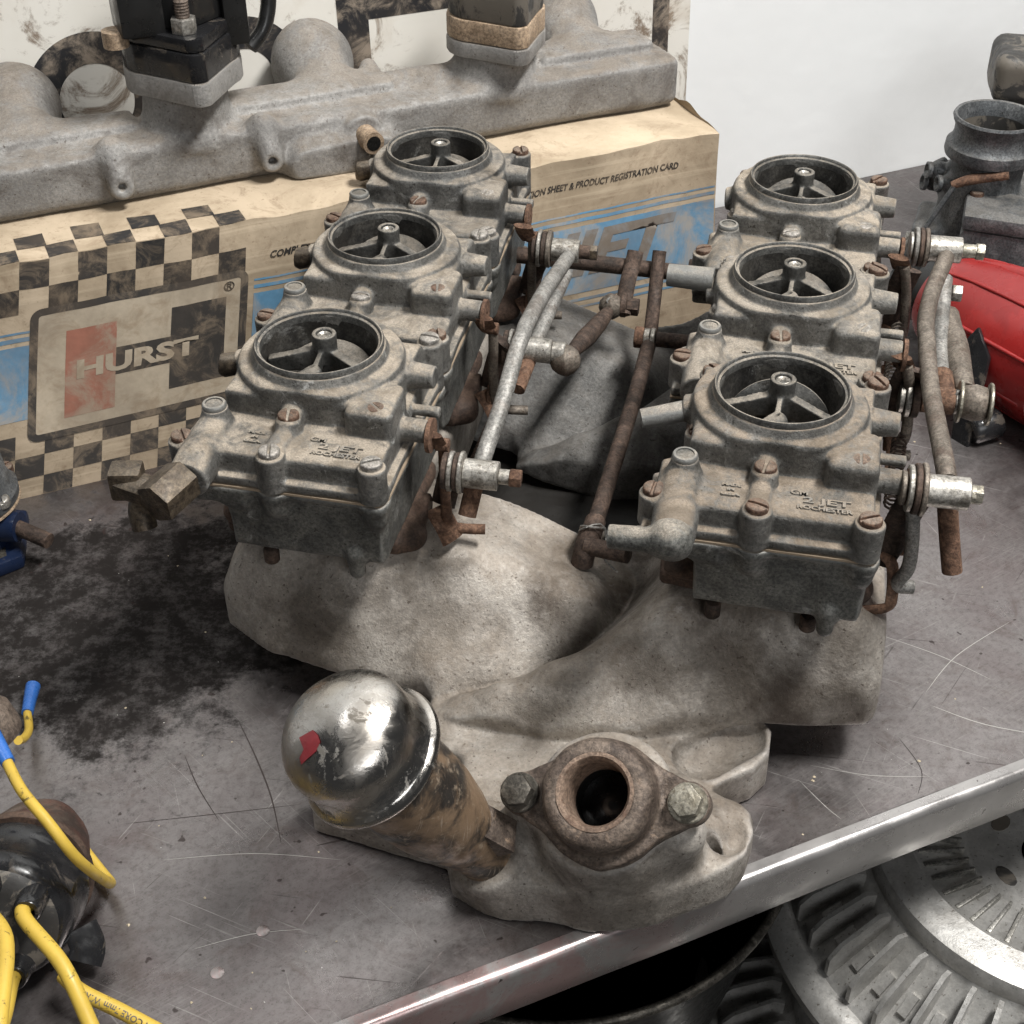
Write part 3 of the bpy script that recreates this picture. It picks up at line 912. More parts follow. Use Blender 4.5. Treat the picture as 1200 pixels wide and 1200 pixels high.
obj('pipe_bore', lathe('pipe_bore', [(0, 0), (5, 0)], 20), M['bore'], lm, along((21, -52.3, 22), (.05, -1, 0)))
def diamond(rw, rl, n=40, p=1.25):
    return [((rl * abs(math.cos(a)) ** p * (1 if math.cos(a) > 0 else -1)) , (rw * abs(math.sin(a)) ** .9 * (1 if math.sin(a) > 0 else -1))) for a in [2 * math.pi * i / n for i in range(n)]]
def rhomb(c, hw, hl, r):
    """rounded diamond outline: long axis y"""
    pts = []
    for (x, y, rad, a0, a1) in ((hw - r * 2.6, 0, r * 2.6, -55, 55), (0, hl - r, r, 55, 125), (-(hw - r * 2.6), 0, r * 2.6, 125, 235), (0, -(hl - r), r, 235, 305)):
        for i in range(7):
            an = R(a0 + (a1 - a0) * i / 6)
            pts.append((c[0] + x + rad * math.cos(an), c[1] + y + rad * math.sin(an)))
    return pts
obj('flange', prism('flange', rhomb((-88, -2), 38, 50, 9), 64, 79, 2), M['alu_log'], lm)
obj('spacer', prism('spacer', rhomb((-88, -2), 37.5, 49, 9), 79.3, 97, 1.5), M['black'], lm)
cb = obj('carburetor_base', prism('carburetor_base', rhomb((-88, -2), 36, 47, 9), 97.3, 106, 2), M['black'], lm)
obj('body', prism('body', rhomb((-88, 4), 34, 34, 10), 106, 165, 3), M['black_paint'], cb)
obj('side_boss', bxm('side_boss', -128, -100, -30, 0, 104, 150, 4), M['black_paint'], cb)
obj('lever', bxm('lever', -62, -46, -20, -8, 88, 150, 3), M['black_paint'], cb)
obj('linkage_arm', tube('linkage_arm', [(-46, -14, 84), (-34, -10, 95), (-28, -6, 118), (-32, -2, 150)], 5, 10, 5), M['black_paint'], cb)
obj('nipple', tube('nipple', [(-130, -18, 98), (-130, -18, 108)], 8, 14), M['tan'], cb)
hexp = lambda r: [(r * math.cos(R(60 * i + 10)), r * math.sin(R(60 * i + 10))) for i in range(6)]
obj('nut', prism('nut', hexp(8.2), 0, 9, .7), M['plated'], lm, T(-90, -33, 106))
obj('stud', lathe('stud', [(0, -4)] + [(4.2 + (.35 if i % 2 else 0), i * .9) for i in range(22)] + [(3.4, 20), (0, 20)], 14), M['rust_flange'], lm, T(-90, -33, 106))
obj('flange', prism('flange', rhomb((132, -2), 36, 46, 9), 56, 67, 2), M['alu_log'], lm)
obj('spacer', prism('spacer', rhomb((132, -2), 35.5, 45, 9), 67.3, 82, 1.5), M['tan'], lm)
obj('insulator', prism('insulator', rhomb((132, -2), 34, 44, 9), 82.3, 110, 1.5), M['black_dull'], lm)

# ================================================================== intake manifold with six carburetors
MAN = empty('intake_manifold', (.01587, .59805, 0), R(-11.7))
tag(MAN, 'dusty cast aluminium intake manifold carrying two rows of three carburetors', 'intake manifold')


def tps(ctrl):
    P = np.array(ctrl, float); n = len(P)
    def U(r2):
        return np.where(r2 > 1e-9, r2 * np.log(np.maximum(r2, 1e-9)) * .5, 0)
    d2 = ((P[:, None, :2] - P[None, :, :2]) ** 2).sum(-1)
    K = U(d2) + np.eye(n) * 25.0
    A = np.zeros((n + 3, n + 3)); A[:n, :n] = K; A[:n, n] = 1; A[:n, n + 1:] = P[:, :2]; A[n, :n] = 1; A[n + 1:, :n] = P[:, :2].T
    s_ = np.linalg.solve(A, np.r_[P[:, 2], 0, 0, 0])
    def f(X, Y):
        out = s_[n] + s_[n + 1] * X + s_[n + 2] * Y
        for i in range(n):
            out = out + s_[i] * U((X - P[i, 0]) ** 2 + (Y - P[i, 1]) ** 2)
        return out
    return f

LOBE_L = tps([(-178, -20, 50), (-181, 20, 52), (-165, -40, 68), (-150, -48, 58), (-160, 0, 86), (-117, -35, 87), (-117, 0, 90), (-117, 44, 90), (-72, -27, 86), (-72, 10, 88),
              (-72, 44, 88), (-120, -54, 58), (-90, -52, 64), (-62, -40, 66), (-70, -52, 52), (-45, -44, 52), (-20, -36, 50), (4, -30, 44), (-36, -20, 78), (-37, 10, 82), (-30, 44, 80), (-5, 44, 71), (-5, 10, 71), (0, -13, 69), (20, 44, 61),
              (33, -8, 56), (25, 15, 60), (-20, -46, 42), (-50, -60, 40), (-90, -66, 33), (-130, -58, 33), (-160, -48, 38),
              (52, 21, 46), (46, 0, 38), (24, -31, 31), (0, -48, 29), (-36, -66, 29), (-18, -58, 28), (60, 44, 46), (75, 20, 26), (70, -15, 12), (45, -45, 4), (10, -70, 2), (-25, -85, 4), (110, 0, -10), (110, 44, 10)])
LOBE_R = tps([(52, 21, 46), (47, 2, 40), (24, -31, 31), (2, -48, 29), (-18, -59, 28), (-34, -68, 29), (20, 44, 65), (40, 44, 72), (65, 44, 82), (70, 20, 82), (62, 0, 66), (65, -22, 80),
              (117, 0, 90), (117, 44, 90), (170, -36, 84), (165, 0, 88), (184, 0, 76), (186, -28, 72), (120, -46, 72), (80, -48, 76), (44, -44, 66), (18, -60, 56), (-8, -72, 46), (-24, -80, 34),
              (10, -84, 36), (62, -70, 42), (111, -58, 40), (150, -52, 44), (184, -43, 50), (145, -45, 68), (95, -38, 84), (-5, 44, 46), (20, 15, 36), (0, -20, 10), (-40, -40, -10), (-70, -70, 0), (-50, 10, -10),
              (-120, 0, -60), (20, -100, 20), (100, -90, 20), (-60, -100, 10)])
g = G((-190, -186, -2), (194, 296, 98), 1.7)
X2 = (g.x[:, :, 0] + 0 * g.y[:, :, 0]).astype(float); Y2 = (g.y[:, :, 0] + 0 * g.x[:, :, 0]).astype(float)
body = None
for sh in (0, 236):
    top = smax(LOBE_L(X2, Y2 - sh), LOBE_R(X2, Y2 - sh), 1.5)[:, :, None]
    gx = np.gradient(top[:, :, 0], 1.7)
    sl = np.sqrt(1 + gx[0] ** 2 + gx[1] ** 2)[:, :, None]
    out = [(x, y + sh) for x, y in [(-181, 44), (-181, -22), (-172, -40), (-140, -58), (-95, -67), (-52, -65), (-47, -68), (-46, -82), (-28, -86), (20, -88), (70, -76),
           (115, -59), (150, -53), (182, -46), (187, -40), (186, 44)]]
    pd = g.poly(out)
    bot = 29 - 25 * np.clip(1 - np.abs(X2 - 20) / 110, 0, 1)[:, :, None]
    f = smax((g.z - top) / sl, pd, 2.5)
    f = smax(f, bot - g.z, 3)
    if sh == 0:
        body = f
    else:
        rear = f
for sx_ in (-1, 1):
    lg = g.box(sx_ * 118 - 46, sx_ * 118 + 46, -20, 276, 40, 91, 8)
    body = smin(body, lg, 6)
# front cover with the water outlet housing
plat = [(-46, -60), (-46, -92), (-62, -114), (-92, -138), (-88, -150), (-60, -154), (-37, -157), (-16, -160), (-9, -174), (20, -178), (58, -180), (88, -171), (111, -157), (121, -148),
        (128, -136), (131, -124), (127, -113), (114, -108), (107, -102), (114, -95), (128, -84), (135, -72), (135, -54), (126, -44), (60, -40)]
pf = g.prism(plat, 0, 26, 3)
pf = smax(pf, -smin(g.cap((100, -82, 28), (119, -62, 30), 15), g.cap((106, -122, 30), (116, -130, 30), 13.5), 4), 3)
pf = smax(pf, -g.box(-80, -20, -140, -104, 12, 40, 7), 6)
hs = g.cyl((62, -134, -4), (60, -156, 72), 45, 32, 3)
hs = smin(hs, g.cap((24, -146, 16), (24, -152, 52), 14, 11), 12)
hs = smin(hs, g.cap((90, -140, 12), (97, -158, 56), 16, 11), 12)
hs = smin(hs, g.cap((100, -128, 16), (118, -112, 12), 16, 12), 10)
hs = smin(hs, g.cap((44, -112, 14), (64, -104, 14), 22), 12)
nrm_f = np.array([-.16, -.55, .82]); nrm_f /= np.linalg.norm(nrm_f)
FC = np.array([61, -158, 69.0])
hs = smax(hs, (g.x - FC[0]) * nrm_f[0] + (g.y - FC[1]) * nrm_f[1] + (g.z - FC[2]) * nrm_f[2] + 1.0, 2)
AX = np.array([-.415, -.285, .87]); AX /= np.linalg.norm(AX)
FB = np.array([7, -166, 26.0])
hs = smin(hs, g.cyl(tuple(FB - AX * 30), tuple(FB + AX * 4), 24, 19, 3), 10)
front = smin(pf, hs, 9)
body = smin(body, front, 2.5)
for hx, hy in ((112, -136), (104, -92)):
    body = np.maximum(body, -g.cz((hx, hy), 4.5, -5, 40))
body = np.maximum(body, -g.cyl(tuple(FC - nrm_f * 70), tuple(FC + nrm_f * 20), 16))
body = np.maximum(body, .6 - g.z)
body = body + g.wob(.45, .045) * 1.0
obj('manifold_casting', g.mesh('manifold_casting', body), M['alu'], MAN)
obj('rear_runner_casting', g.mesh('rear_runner_casting', np.maximum(rear, .6 - g.z) + g.wob(.45, .045)), M['alu_oily'], MAN)  # rear lobes use the aluminium with painted-in shade
obj('valley_pan', bxm('valley_pan', -95, 95, -58, 262, 2, 9, 2), M['oily'], MAN)  # added dark plate, painted as the shade in the gap

# ---- water outlet flange
u_ = np.array([1, 0, 0]) - nrm_f * nrm_f[0]; u_ /= np.linalg.norm(u_)
ang = R(4)
v_ = np.cross(nrm_f, u_)
uu = u_ * math.cos(ang) + v_ * math.sin(ang); vv = np.cross(nrm_f, uu)
MF = Matrix(((uu[0], vv[0], nrm_f[0], FC[0] * .001), (uu[1], vv[1], nrm_f[1], FC[1] * .001), (uu[2], vv[2], nrm_f[2], FC[2] * .001), (0, 0, 0, 1)))
g = G((-56, -36, -2), (56, 36, 30), .9)
X2 = g.x + 0 * g.y; Y2 = g.y + 0 * g.x
pl = np.minimum(g.cap((-37, 0, 0), (0, 0, 0), 11, 29) + 0, g.cap((0, 0, 0), (37, 0, 0), 29, 11))
# plan distance only
def cap2(a, b, r1, r2):
    a = np.array(a, float); b = np.array(b, float); L2 = ((b - a) ** 2).sum()
    tt = np.clip(((g.x - a[0]) * (b - a)[0] + (g.y - a[1]) * (b - a)[1]) / L2, 0, 1)
    return np.sqrt((g.x - a[0] - tt * (b - a)[0]) ** 2 + (g.y - a[1] - tt * (b - a)[1]) ** 2) - (r1 + (r2 - r1) * tt)
pl = smin(cap2((-39, 0), (0, -2), 10, 29), cap2((0, -2), (39, 0), 29, 10), 4)
fl = smax(pl, np.abs(g.z - 4.5) - 4.5, 2.5)
rg_ = np.sqrt(g.x ** 2 + g.y ** 2)
boss = smax(rg_ - 26.5 + .04 * g.z, np.abs(g.z - 13) - 13, 7)
fl = smin(fl, boss, 3)
fl = smax(fl, -(rg_ - 15.2 - 1.6 * np.clip((g.z - 21) / 4, 0, 1)), 1.2)
fl = fl + g.wob(.2, .2)
wo = obj('water_outlet', g.mesh('water_outlet', fl), M['rust_flange'], MAN, MF)
obj('lip_ring', lathe('lip_ring', [(14.2, 2), (14.2, 21), (14.8, 24.8), (16.0, 26.3), (17.8, 26.3), (16.6, 23.8), (15.4, 18), (15.3, 2)], 48, True), M['copper'], wo)
obj('throat', lathe('throat', [(15.2, 8), (15.2, -30), (0, -30)], 32, False, False), M['black_paint'], wo)
obj('thermostat_disc', lathe('thermostat_disc', [(0, -8), (6, -9), (9.5, -12), (13.5, -13), (15, -13)], 32, False, False), M['black'], wo)
hexb = prism('bolt_head', hexp(7.6), 0, 7, .8)
wash = lathe('washer', [(4, 0), (9.2, 0), (9.2, 1.6), (8.7, 2.1), (4, 2.1)], 28, True)
for sx_, mk in ((-39, 'bolt'), (39, 'bolt_light')):
    obj('washer', wash, M[mk], wo, T(sx_, 0, 9))
    obj('bolt', hexb, M[mk], wo, T(sx_, 0, 10.8, .35 * sx_))

# ---- oil filler tube with chrome breather cap
MT = along(FB, AX, 0)
ft = obj('oil_filler', lathe('oil_filler', [(14, -6), (14.6, 4), (15.2, 14), (17, 26), (21, 42), (23.6, 58), (24.6, 74), (24.8, 118), (0, 118)], 48), M['tube'], MAN, MT)
CAPZ = 114
CR = 30.5
prof = [(24, CAPZ - 9), (CR + 1.4, CAPZ - 10), (CR + 2.8, CAPZ - 8.6), (CR + 3.2, CAPZ - 7), (CR + 2.6, CAPZ - 5.4), (CR + 1.2, CAPZ - 4.6), (CR + .2, CAPZ - 3.6), (CR - .6, CAPZ + 1), (CR - 1.2, CAPZ + 4), (CR - .6, CAPZ + 8), (CR - .4, CAPZ + 12)]
for i in range(1, 22):
    a = R(90 * i / 21)
    prof.append(((CR - .4) * math.cos(a), CAPZ + 12 + 20 * math.sin(a) ** 1.0))
prof[-1] = (0, CAPZ + 32)
cap_me = lathe('breather_cap', prof, 96)
for v in cap_me.vertices:                    # hammered dents
    v.co.z += .0005 * math.sin(v.co.x * 130 + 1) * math.sin(v.co.y * 110) * (1 if v.co.z > .1 else .3)
for p_ in cap_me.polygons: p_.use_smooth = True
cp = obj('breather_cap', cap_me, M['chrome'], ft)
obj('clip', bxm('clip', -2, 9, -8, 8, 12, 34, .6), M['rust_flange'], ft, Matrix.Rotation(R(58), 4, 'Z') @ T(17, 0, 2) @ Matrix.Rotation(R(-14), 4, 'Y'))

def cap_surf(dx, dy):
    """point on the dome by offset from its axis (mm)"""
    rr_ = min(math.hypot(dx, dy), CR - .5)
    s_ = math.sqrt(max(0, 1 - (rr_ / (CR - .4)) ** 2))
    return Vector((dx, dy, CAPZ + 12 + 20 * s_ + .22)) * .001
M['redlabel'] = plain('torn_red_label', (.17, .022, .026), .4, 0, .4, 300, .1, .5, (.4, .3, .25), .5, 200, .62)


_lab = [(1, -13.5), (4, -5.5), (8, -4.5), (12, -5), (14, -9), (13.2, -14), (12, -19), (9, -18), (8, -14)]
_lab = [(8 + (x - 8) * .85, -10 + (y + 10) * .9) for x, y in _lab]
_c = (8, -10)
V = [cap_surf(*_c)]; F = []
for k in (.34, .67, 1.0):
    V += [cap_surf(_c[0] + (x - _c[0]) * k, _c[1] + (y - _c[1]) * k) for x, y in _lab]
nl = len(_lab)
for i in range(nl):
    j = (i + 1) % nl
    F.append((0, 1 + i, 1 + j))
    for k in range(2):
        F.append((1 + k * nl + i, 1 + (k + 1) * nl + i, 1 + (k + 1) * nl + j, 1 + k * nl + j))
obj('label_remnant', mesh_py('label_remnant', V, F, True), M['redlabel'], ft)


# ================================================================== carburetor, built once
def carb_meshes():
    ms = {}
    outl = [(-57, -73), (-30, -71), (51, -71), (53.5, -64), (53.5, 41), (48, 46.5), (-36, 46.5), (-43, 38), (-44, -22), (-57, -29)]
    inset = [(-53, -69), (-28, -67), (47, -67), (49.5, -60), (49.5, 37), (44, 42.5), (-34, 42.5), (-39, 34), (-40, -25), (-53, -33)]
    g = G((-70, -92, -60), (68, 52, 2), .75)
    lip = g.prism(outl, -45.5, -40.0, 1.6)
    deck = g.prism(inset, -45, -27.5, 3.5)
    f = smin(lip, deck, 2.00)
    # horn shoulder
    sh = g.cz((0, 2), 43, -32, -8.5, 3)
    sh = smax(sh, -(g.y + 37), 2.5)
    sh = smin(sh, g.prism([(-40, -34), (-22, -36), (-12, -30), (12, -32), (30, -38), (44, -34), (46, 30), (-40, 34)], -32, -13.5, 3), 2.50)
    f = smin(f, sh, 2.50)
    f = smin(f, g.cyl((0, 0, -10), (0, 0, -3), 36.5, 33.5, 1), 1.50)
    # ridges on the front deck
    f = smin(f, g.cap((-3, -30, -22), (-3, -44, -24), 7, 6.5), 2.50)
    f = smin(f, g.cz((-3, -43), 6.6, -40, -20.5, 1), 1.25)
    f = smin(f, g.cap((-3, -44, -28), (-5, -68, -29), 5.5, 6), 2.50)
    f = smin(f, g.box(25, 49.5, -43, -12, -40, -12.0, 4.5), 2.00)
    f = smin(f, g.cz((30, -22), 6.5, -30, -12.5, 1.5), 2.00)
    f = smin(f, g.cz((-41, -45), 6.6, -40, -17.5, 1), 1.25)
    f = smin(f, g.cap((-41, -46, -29), (-41, -76, -33), 9.5, 10), 3.00)
    f = smin(f, g.cyl((-41, -70, -33), (-41, -86, -34), 11, 10.5, 1.5), 1.50)
    for (sx, sy, zt) in ((-53, -61, -28), (-4.5, -68, -25.5), (46.8, -67, -25.5), (47.5, 38, -17), (-37, -15, -23), (-36, 40, -22)):
        f = smin(f, g.cz((sx, sy), 7.0, -46, zt, 1.2), 2.00)
    f = smin(f, g.cyl((45, -25, -31), (63, -25, -31), 6.2, 6.0, .8), 2.00)
    f = smin(f, g.cyl((45, 8, -20), (59, 8, -20), 7.5, 6.0, 1), 2.00)
    f = smin(f, g.cyl((45, -4, -33), (64, -4, -33), 3.0, None, .6), 1.00)
    f = smin(f, g.cyl((-38, 2, -20), (-47, 2, -21), 8, 7, 1), 2.00)
    f = smax(f, -g.cz((0, 0), 30.2, -70, 5), 1)
    f = smax(f, -(g.z + 45.5), .5)
    ms['cover'] = g.mesh('bowl_cover', f + g.wob(.18, .12))
    # float bowl
    g = G((-60, -84, -100), (58, 46, -44), 1.0)
    bo = [(-31, -69), (50, -69), (52, -62), (52, 38), (46, 44), (-34, 44), (-41, 36), (-41, -28), (-33, -33)]
    tp = (g.z + 46) * .03
    d = g.poly(bo) - tp
    f = smax(smax(d, -86.5 - g.z, 3.5), g.z + 46.8, 1)
    shelf = g.prism([(-57, -72), (-20, -71), (-20, -30), (-57, -30)], -58, -46.8, 3)
    f = smin(f, shelf, 7)
    rim = g.prism(outl, -50.5, -46.8, 1.4)
    f = smin(f, rim, 2.5)
    for (sx, sy) in ((-4.5, -68), (46.8, -67), (47.5, 38), (-36, 40)):
        f = smin(f, g.cap((sx, sy, -50), (sx, sy, -57), 6.3, 5.5), 5)
    f = smin(f, g.cap((35, -67, -82), (35, -67, -93), 4.8, 4.3), 4)
    f = smax(f, -g.cz((0, 0), 26.5, -76, -40), 1)
    f = smax(f, g.z + 46.8, .4)
    ms['bowl'] = g.mesh('float_bowl', f + g.wob(.25, .1))
    ms['gasket'] = prism('bowl_gasket', [(x * 1.006, y * 1.006) for x, y in outl], -46.7, -45.6)
    # iron throttle body
    g = G((-56, -64, -110), (60, 48, -78), 1.4)
    f = g.box(-43, 45, -32, 40, -108, -80, 6)
    f = smin(f, g.box(-50, 48, -36, 42, -108, -97, 4), 5)
    f = smin(f, g.cap((-40, -38, -88), (10, -36, -92), 8), 8)
    f = smin(f, g.cyl((40, -6, -94), (57, -6, -94), 8, 7.5, 1), 5)
    f = smin(f, g.cap((36, -20, -98), (50, -22, -102), 9), 8)
    f = np.maximum(f, -108.0 - g.z)
    ms['base'] = g.mesh('throttle_body', f + g.wob(.3, .13))
    ms['ring'] = lathe('horn_ring', [(33.2, -5), (33.4, -1.2), (32.8, -.1), (32.3, 0), (31.8, -.4), (31.5, -1.6), (30.4, -2.2), (30.1, -3.0), (30.0, -6), (31.6, -6)], 96, True)
    ms['bore'] = lathe('horn_bore', [(30.1, -4), (29.6, -20), (27.6, -30), (26.4, -46), (26.3, -74), (0, -74)], 64, False, False)
    # spider in the horn
    g = G((-31, -31, -36), (31, 31, 2), .7)
    f = g.cz((0, 8), 6.4, -22, -.5, .8)
    def arm(a, b, h1, h2, w):
        L = np.array(b, float) - np.array(a, float); n_ = np.linalg.norm(L[:2]); ux, uy = L[0] / n_, L[1] / n_
        s_ = (g.x - a[0]) * ux + (g.y - a[1]) * uy; q_ = -(g.x - a[0]) * uy + (g.y - a[1]) * ux
        topz = a[2] + L[2] * np.clip(s_ / n_, 0, 1)
        hh = h1 + (h2 - h1) * np.clip(s_ / n_, 0, 1)
        d_ = np.maximum(np.abs(q_) - w, np.maximum(g.z - topz, topz - hh - g.z))
        return smax(d_, np.maximum(-s_, s_ - n_), 1)
    f = smin(f, arm((0, 8, -8), (29, -6, -14), 12, 9, 2.6), 2)
    f = smin(f, arm((0, 8, -8), (-29, 0, -14), 12, 9, 2.6), 2)
    f = smin(f, arm((0, 8, -6), (-1, -11, -13), 8, 8, 1.4), 1.5)
    f = smin(f, g.cap((-1, -13, -14), (-13, -21, -19), 6.0, 5.0), 2)
    f = smax(f, -g.cap((-3, -11, -8.5), (-14, -18, -13.5), 3.4), 1.2)
    f = np.maximum(f, -g.cz((0, 8), 4.1, -3, 3))
    f = smax(f, np.sqrt(g.x ** 2 + g.y ** 2) - 29.8, .5)
    ms['spider'] = g.mesh('spider', f + g.wob(.12, .3))
    ms['choke'] = lathe('choke_plate', [(0, -.6), (27.5, -.6), (27.8, 0), (27.5, .6), (0, .6)], 48)
    ms['socket'] = lathe('stud_socket', [(1.6, 0), (3.9, 0), (3.9, 1.0), (3.2, 1.5), (1.9, .6)], 24, True)
    ms['cluster'] = lathe('booster', [(0, -52), (7, -52), (9, -54), (9, -72), (0, -72)], 24)
    # slotted screw
    g = G((-6.4, -6.4, -4), (6.4, 6.4, 4.5), .42)
    f = smax(g.cz((0, 0), 5.4, -3, 3.6, 1.2), g.sph((0, 0, -8), 12.0), 1)
    f = np.maximum(f, -g.box(-7, 7, -.75, .75, 1.6, 6))
    ms['screw'] = g.mesh('screw', f)
    ms['plug'] = lathe('plug', [(0, -6), (5.6, -6), (6.2, 0), (6.2, 1.2), (5.6, 2.0), (4.4, 2.1), (4.2, 1.4), (0, 1.4)], 28)
    me = text_mesh('embossed_lettering', '2 JET', 8.0, .45, .18)
    return ms

MS = carb_meshes()


def join_text(items):
    """embossed words as one mesh, coordinates in carburetor mm"""
    V = []; F = []
    for s_, x, y, z, size, wd in items:
        me = text_mesh('embossed', s_, size, .42, .12)
        xs = [v.co.x for v in me.vertices]; x0 = min(xs); k = wd / (max(xs) - x0)
        b = len(V)
        V += [((x + (v.co.x - x0) * k) * .001, (y + v.co.y) * .001, (z + v.co.z) * .001) for v in me.vertices]
        F += [tuple(b + i for i in p.vertices) for p in me.polygons]
    return mesh_py('embossed_lettering', V, F)

LET = join_text([('2 JET', 16, -56.0, -27.0, 6.0, 22), ('ROCHESTER', 13.5, -61.0, -27.0, 3.9, 25.5), ('GM', 10, -50.5, -27.0, 4.6, 8), ('MADE', -22, -50.5, -27.0, 2.6, 9), ('IN', -19.5, -54, -27.0, 2.4, 3.5), ('U.S.A.', -22, -57.8, -27.0, 2.6, 9)])
pumplever = tube('pump_lever', [(0, 0, 0), (1, -3, -8), (1, -6, -15)], 1, 12, 4, (6.5, 1.6))
W_BIG = lathe('washer', [(2, 0), (9, 0), (9, 2.2), (2, 2.2)], 26, True)
BSTUD = lathe('base_bolt', [(0, 0), (3.6, 0), (4.2, .8), (4.2, 8), (3.6, 9), (0, 9.3)], 16)

def make_carb(bank, i, label):
    cx = -117.2 if bank == 'L' else 117.2
    cy = ((1, 124, 250) if bank == 'L' else (5, 128, 252))[i]
    r_ = random.Random(hash((bank == 'L', i)) & 0xffff)
    e = empty('carburetor', (cx * .001, cy * .001, .200), R(r_.uniform(-.8, .8)), MAN)
    e['label'] = label
    zm = M[{('L', 0): 'zinc_c', ('L', 1): 'zinc', ('L', 2): 'zinc_b', ('R', 0): 'zinc_d', ('R', 1): 'zinc', ('R', 2): 'zinc_c'}[bank, i]]
    obj('bowl_cover', MS['cover'], zm, e)
    obj('float_bowl', MS['bowl'], M['zinc_bowl'], e)
    obj('bowl_gasket', MS['gasket'], M['gasket'], e)
    obj('throttle_body', MS['base'], M['iron'], e)
    obj('horn_ring', MS['ring'], M['ring'], e)
    obj('horn_bore', MS['bore'], M['bore'], e)
    obj('horn_spider', MS['spider'], M['spider'], e)
    obj('booster', MS['cluster'], M['bore'], e)
    obj('choke_plate', MS['choke'], M['spider'], e, T(0, 4, -31) @ Matrix.Rotation(R((34, 40, 30, 62, 38, 44)[i + (3 if bank == 'R' else 0)]), 4, 'X'))
    obj('stud_socket', MS['socket'], M['plated'], e, T(0, 8, -3))
    if (bank, i) in (('R', 0), ('R', 1), ('L', 0)):
        obj('embossed_lettering', LET, zm, e)['kind'] = 'stuff'
    for k, (sx, sy, zt) in enumerate([(-53, -61, -28), (-4.5, -68, -25.5), (46.8, -67, -25.5), (47.5, 38, -17), (-37, -15, -23), (-36, 40, -22), (-3, -43, -20.5), (30, -22, -12.5), (40, -36, -12.2)]):
        mt = M['screw_rust'] if r_.random() < .6 else M['screw']
        s = obj('screw', MS['screw'], mt, e, T(sx, sy, zt + (.2 if k < 7 else -1.5), r_.uniform(0, 3.1)))
        if k == 8: s.scale = (.85, .85, .6)
    obj('plug', MS['plug'], M['zinc_bowl'], e, T(-41, -45, -17.3))
    for sx in (-20, 28):
        obj('base_bolt', BSTUD, M['rust_rod'], e, T(sx, -47, -112))
    obj('shaft_washer', W_BIG, M['rust'], e, along((63.5, -25, -33), (1, 0, 0)))
    return e

LAB = {('L', 0): 'front carburetor of the row beside the printed box, brass fittings on its corner', ('L', 1): 'middle carburetor of the row beside the printed box',
       ('L', 2): 'rear carburetor of the row beside the printed box', ('R', 0): 'front carburetor with clear 2 JET ROCHESTER lettering',
       ('R', 1): 'middle carburetor of the row beside the red motor', ('R', 2): 'rear carburetor of the row beside the white wall'}
CARB = {k: make_carb(k[0], k[1], v) for k, v in LAB.items()}

# fuel inlets
c0 = CARB['R', 0]
g = G((-78, -98, -50), (-26, -76, -18), .8)
f = g.cyl((-41, -84, -34), (-41, -93, -34), 10, 9.5, 2)
f = smin(f, g.cap((-41, -90, -33), (-43, -90, -33), 8.5), 4)
f = smin(f, g.cyl((-43, -90, -34), (-70, -89, -36), 6.2, 5.6, .8), 3)
f = smax(f, -g.cyl((-60, -89, -35.5), (-75, -89, -36.3), 4.0), .5)
obj('fuel_elbow', g.mesh('fuel_elbow', f + g.wob(.15, .2)), M['zinc_bowl'], c0)
c1 = CARB['L', 0]
ff = obj('fuel_fitting', prism('fuel_fitting', hexp(11.2), 0, 22, 1.2), M['brass'], c1, along((-43, -84, -34), (-.35, -1, -.12), .3))
obj('fuel_fitting', prism('fuel_fitting', hexp(8), 0, 17, 1), M['brass'], c1, along((-56, -95, -37), (-1, .12, .15), .2))
obj('fuel_fitting', tube('fuel_fitting', [(-56, -92, -36), (-62, -96, -46), (-60, -100, -56)], [7, 6.5, 6.2], 16, 5), M['brass'], c1)
obj('fuel_fitting', bxm('fuel_fitting', -8, 8, -7, 7, -8, 8, 2.5), M['brass'], c1, T(-69, -92, -34, .25))
# hose stubs on the inner side
for (k, a, b_, r_) in ((('R', 0), (-44, 1, -21), (-67, -6, -25), 5.0), (('R', 1), (-44, 3, -14), (-70, 4, -14), 6.4)):
    obj('hose_stub', tube('hose_stub', [a, b_], [r_ * 1.1, r_], 16), M['zinc_bowl'], CARB[k])
for i in (0, 1, 2):
    obj('hose_stub', tube('hose_stub', [(-44, 1, -20), (-54, -1, -22), (-55, -1, -22)], [6, 6.4, 5.4], 16), M['brass'], CARB['L', i])
# dry straw caught in the horns
for k, e in CARB.items():
    r_ = random.Random(k[1] * 5 + ord(k[0]))
    for j in range(5):
        x, y = r_.uniform(-18, 18), r_.uniform(-22, 18)
        a = r_.uniform(0, 6.3); L = r_.uniform(4, 9)
        z = -30 if j % 2 else -20
        obj('straw_bit', tube('straw_bit', [(x, y, z), (x + L * .5 * math.cos(a), y + L * .5 * math.sin(a), z + 3), (x + L * math.cos(a), y + L * math.sin(a), z + r_.uniform(-2, 4))], .28, 5, 3), M['fluff'], e)

# ================================================================== throttle linkage
LK = empty('throttle_linkage', (0, 0, 0), 0, MAN)


def bar(name, pts, r, mat, sm=5, seg=12, flat=None):
    return obj(name, tube(name, pts, r, seg, sm, flat), M[mat], LK)

def stack(p, d, items, mat=None):
    """discs threaded along an axis: (start, length, radius, material, name)"""
    for s0, ln, r, mk, nm in items:
        q = Vector(p) + Vector(d).normalized() * s0
        if nm == 'nut':
            obj(nm, prism(nm, hexp(r), 0, ln, .6), M[mk], LK, along(q, d, random.uniform(0, 1)))
        else:
            obj(nm, lathe(nm, [(0, 0), (r - .5, 0), (r, .5), (r, ln - .5), (r - .5, ln), (0, ln)], 24), M[mk], LK, along(q, d))

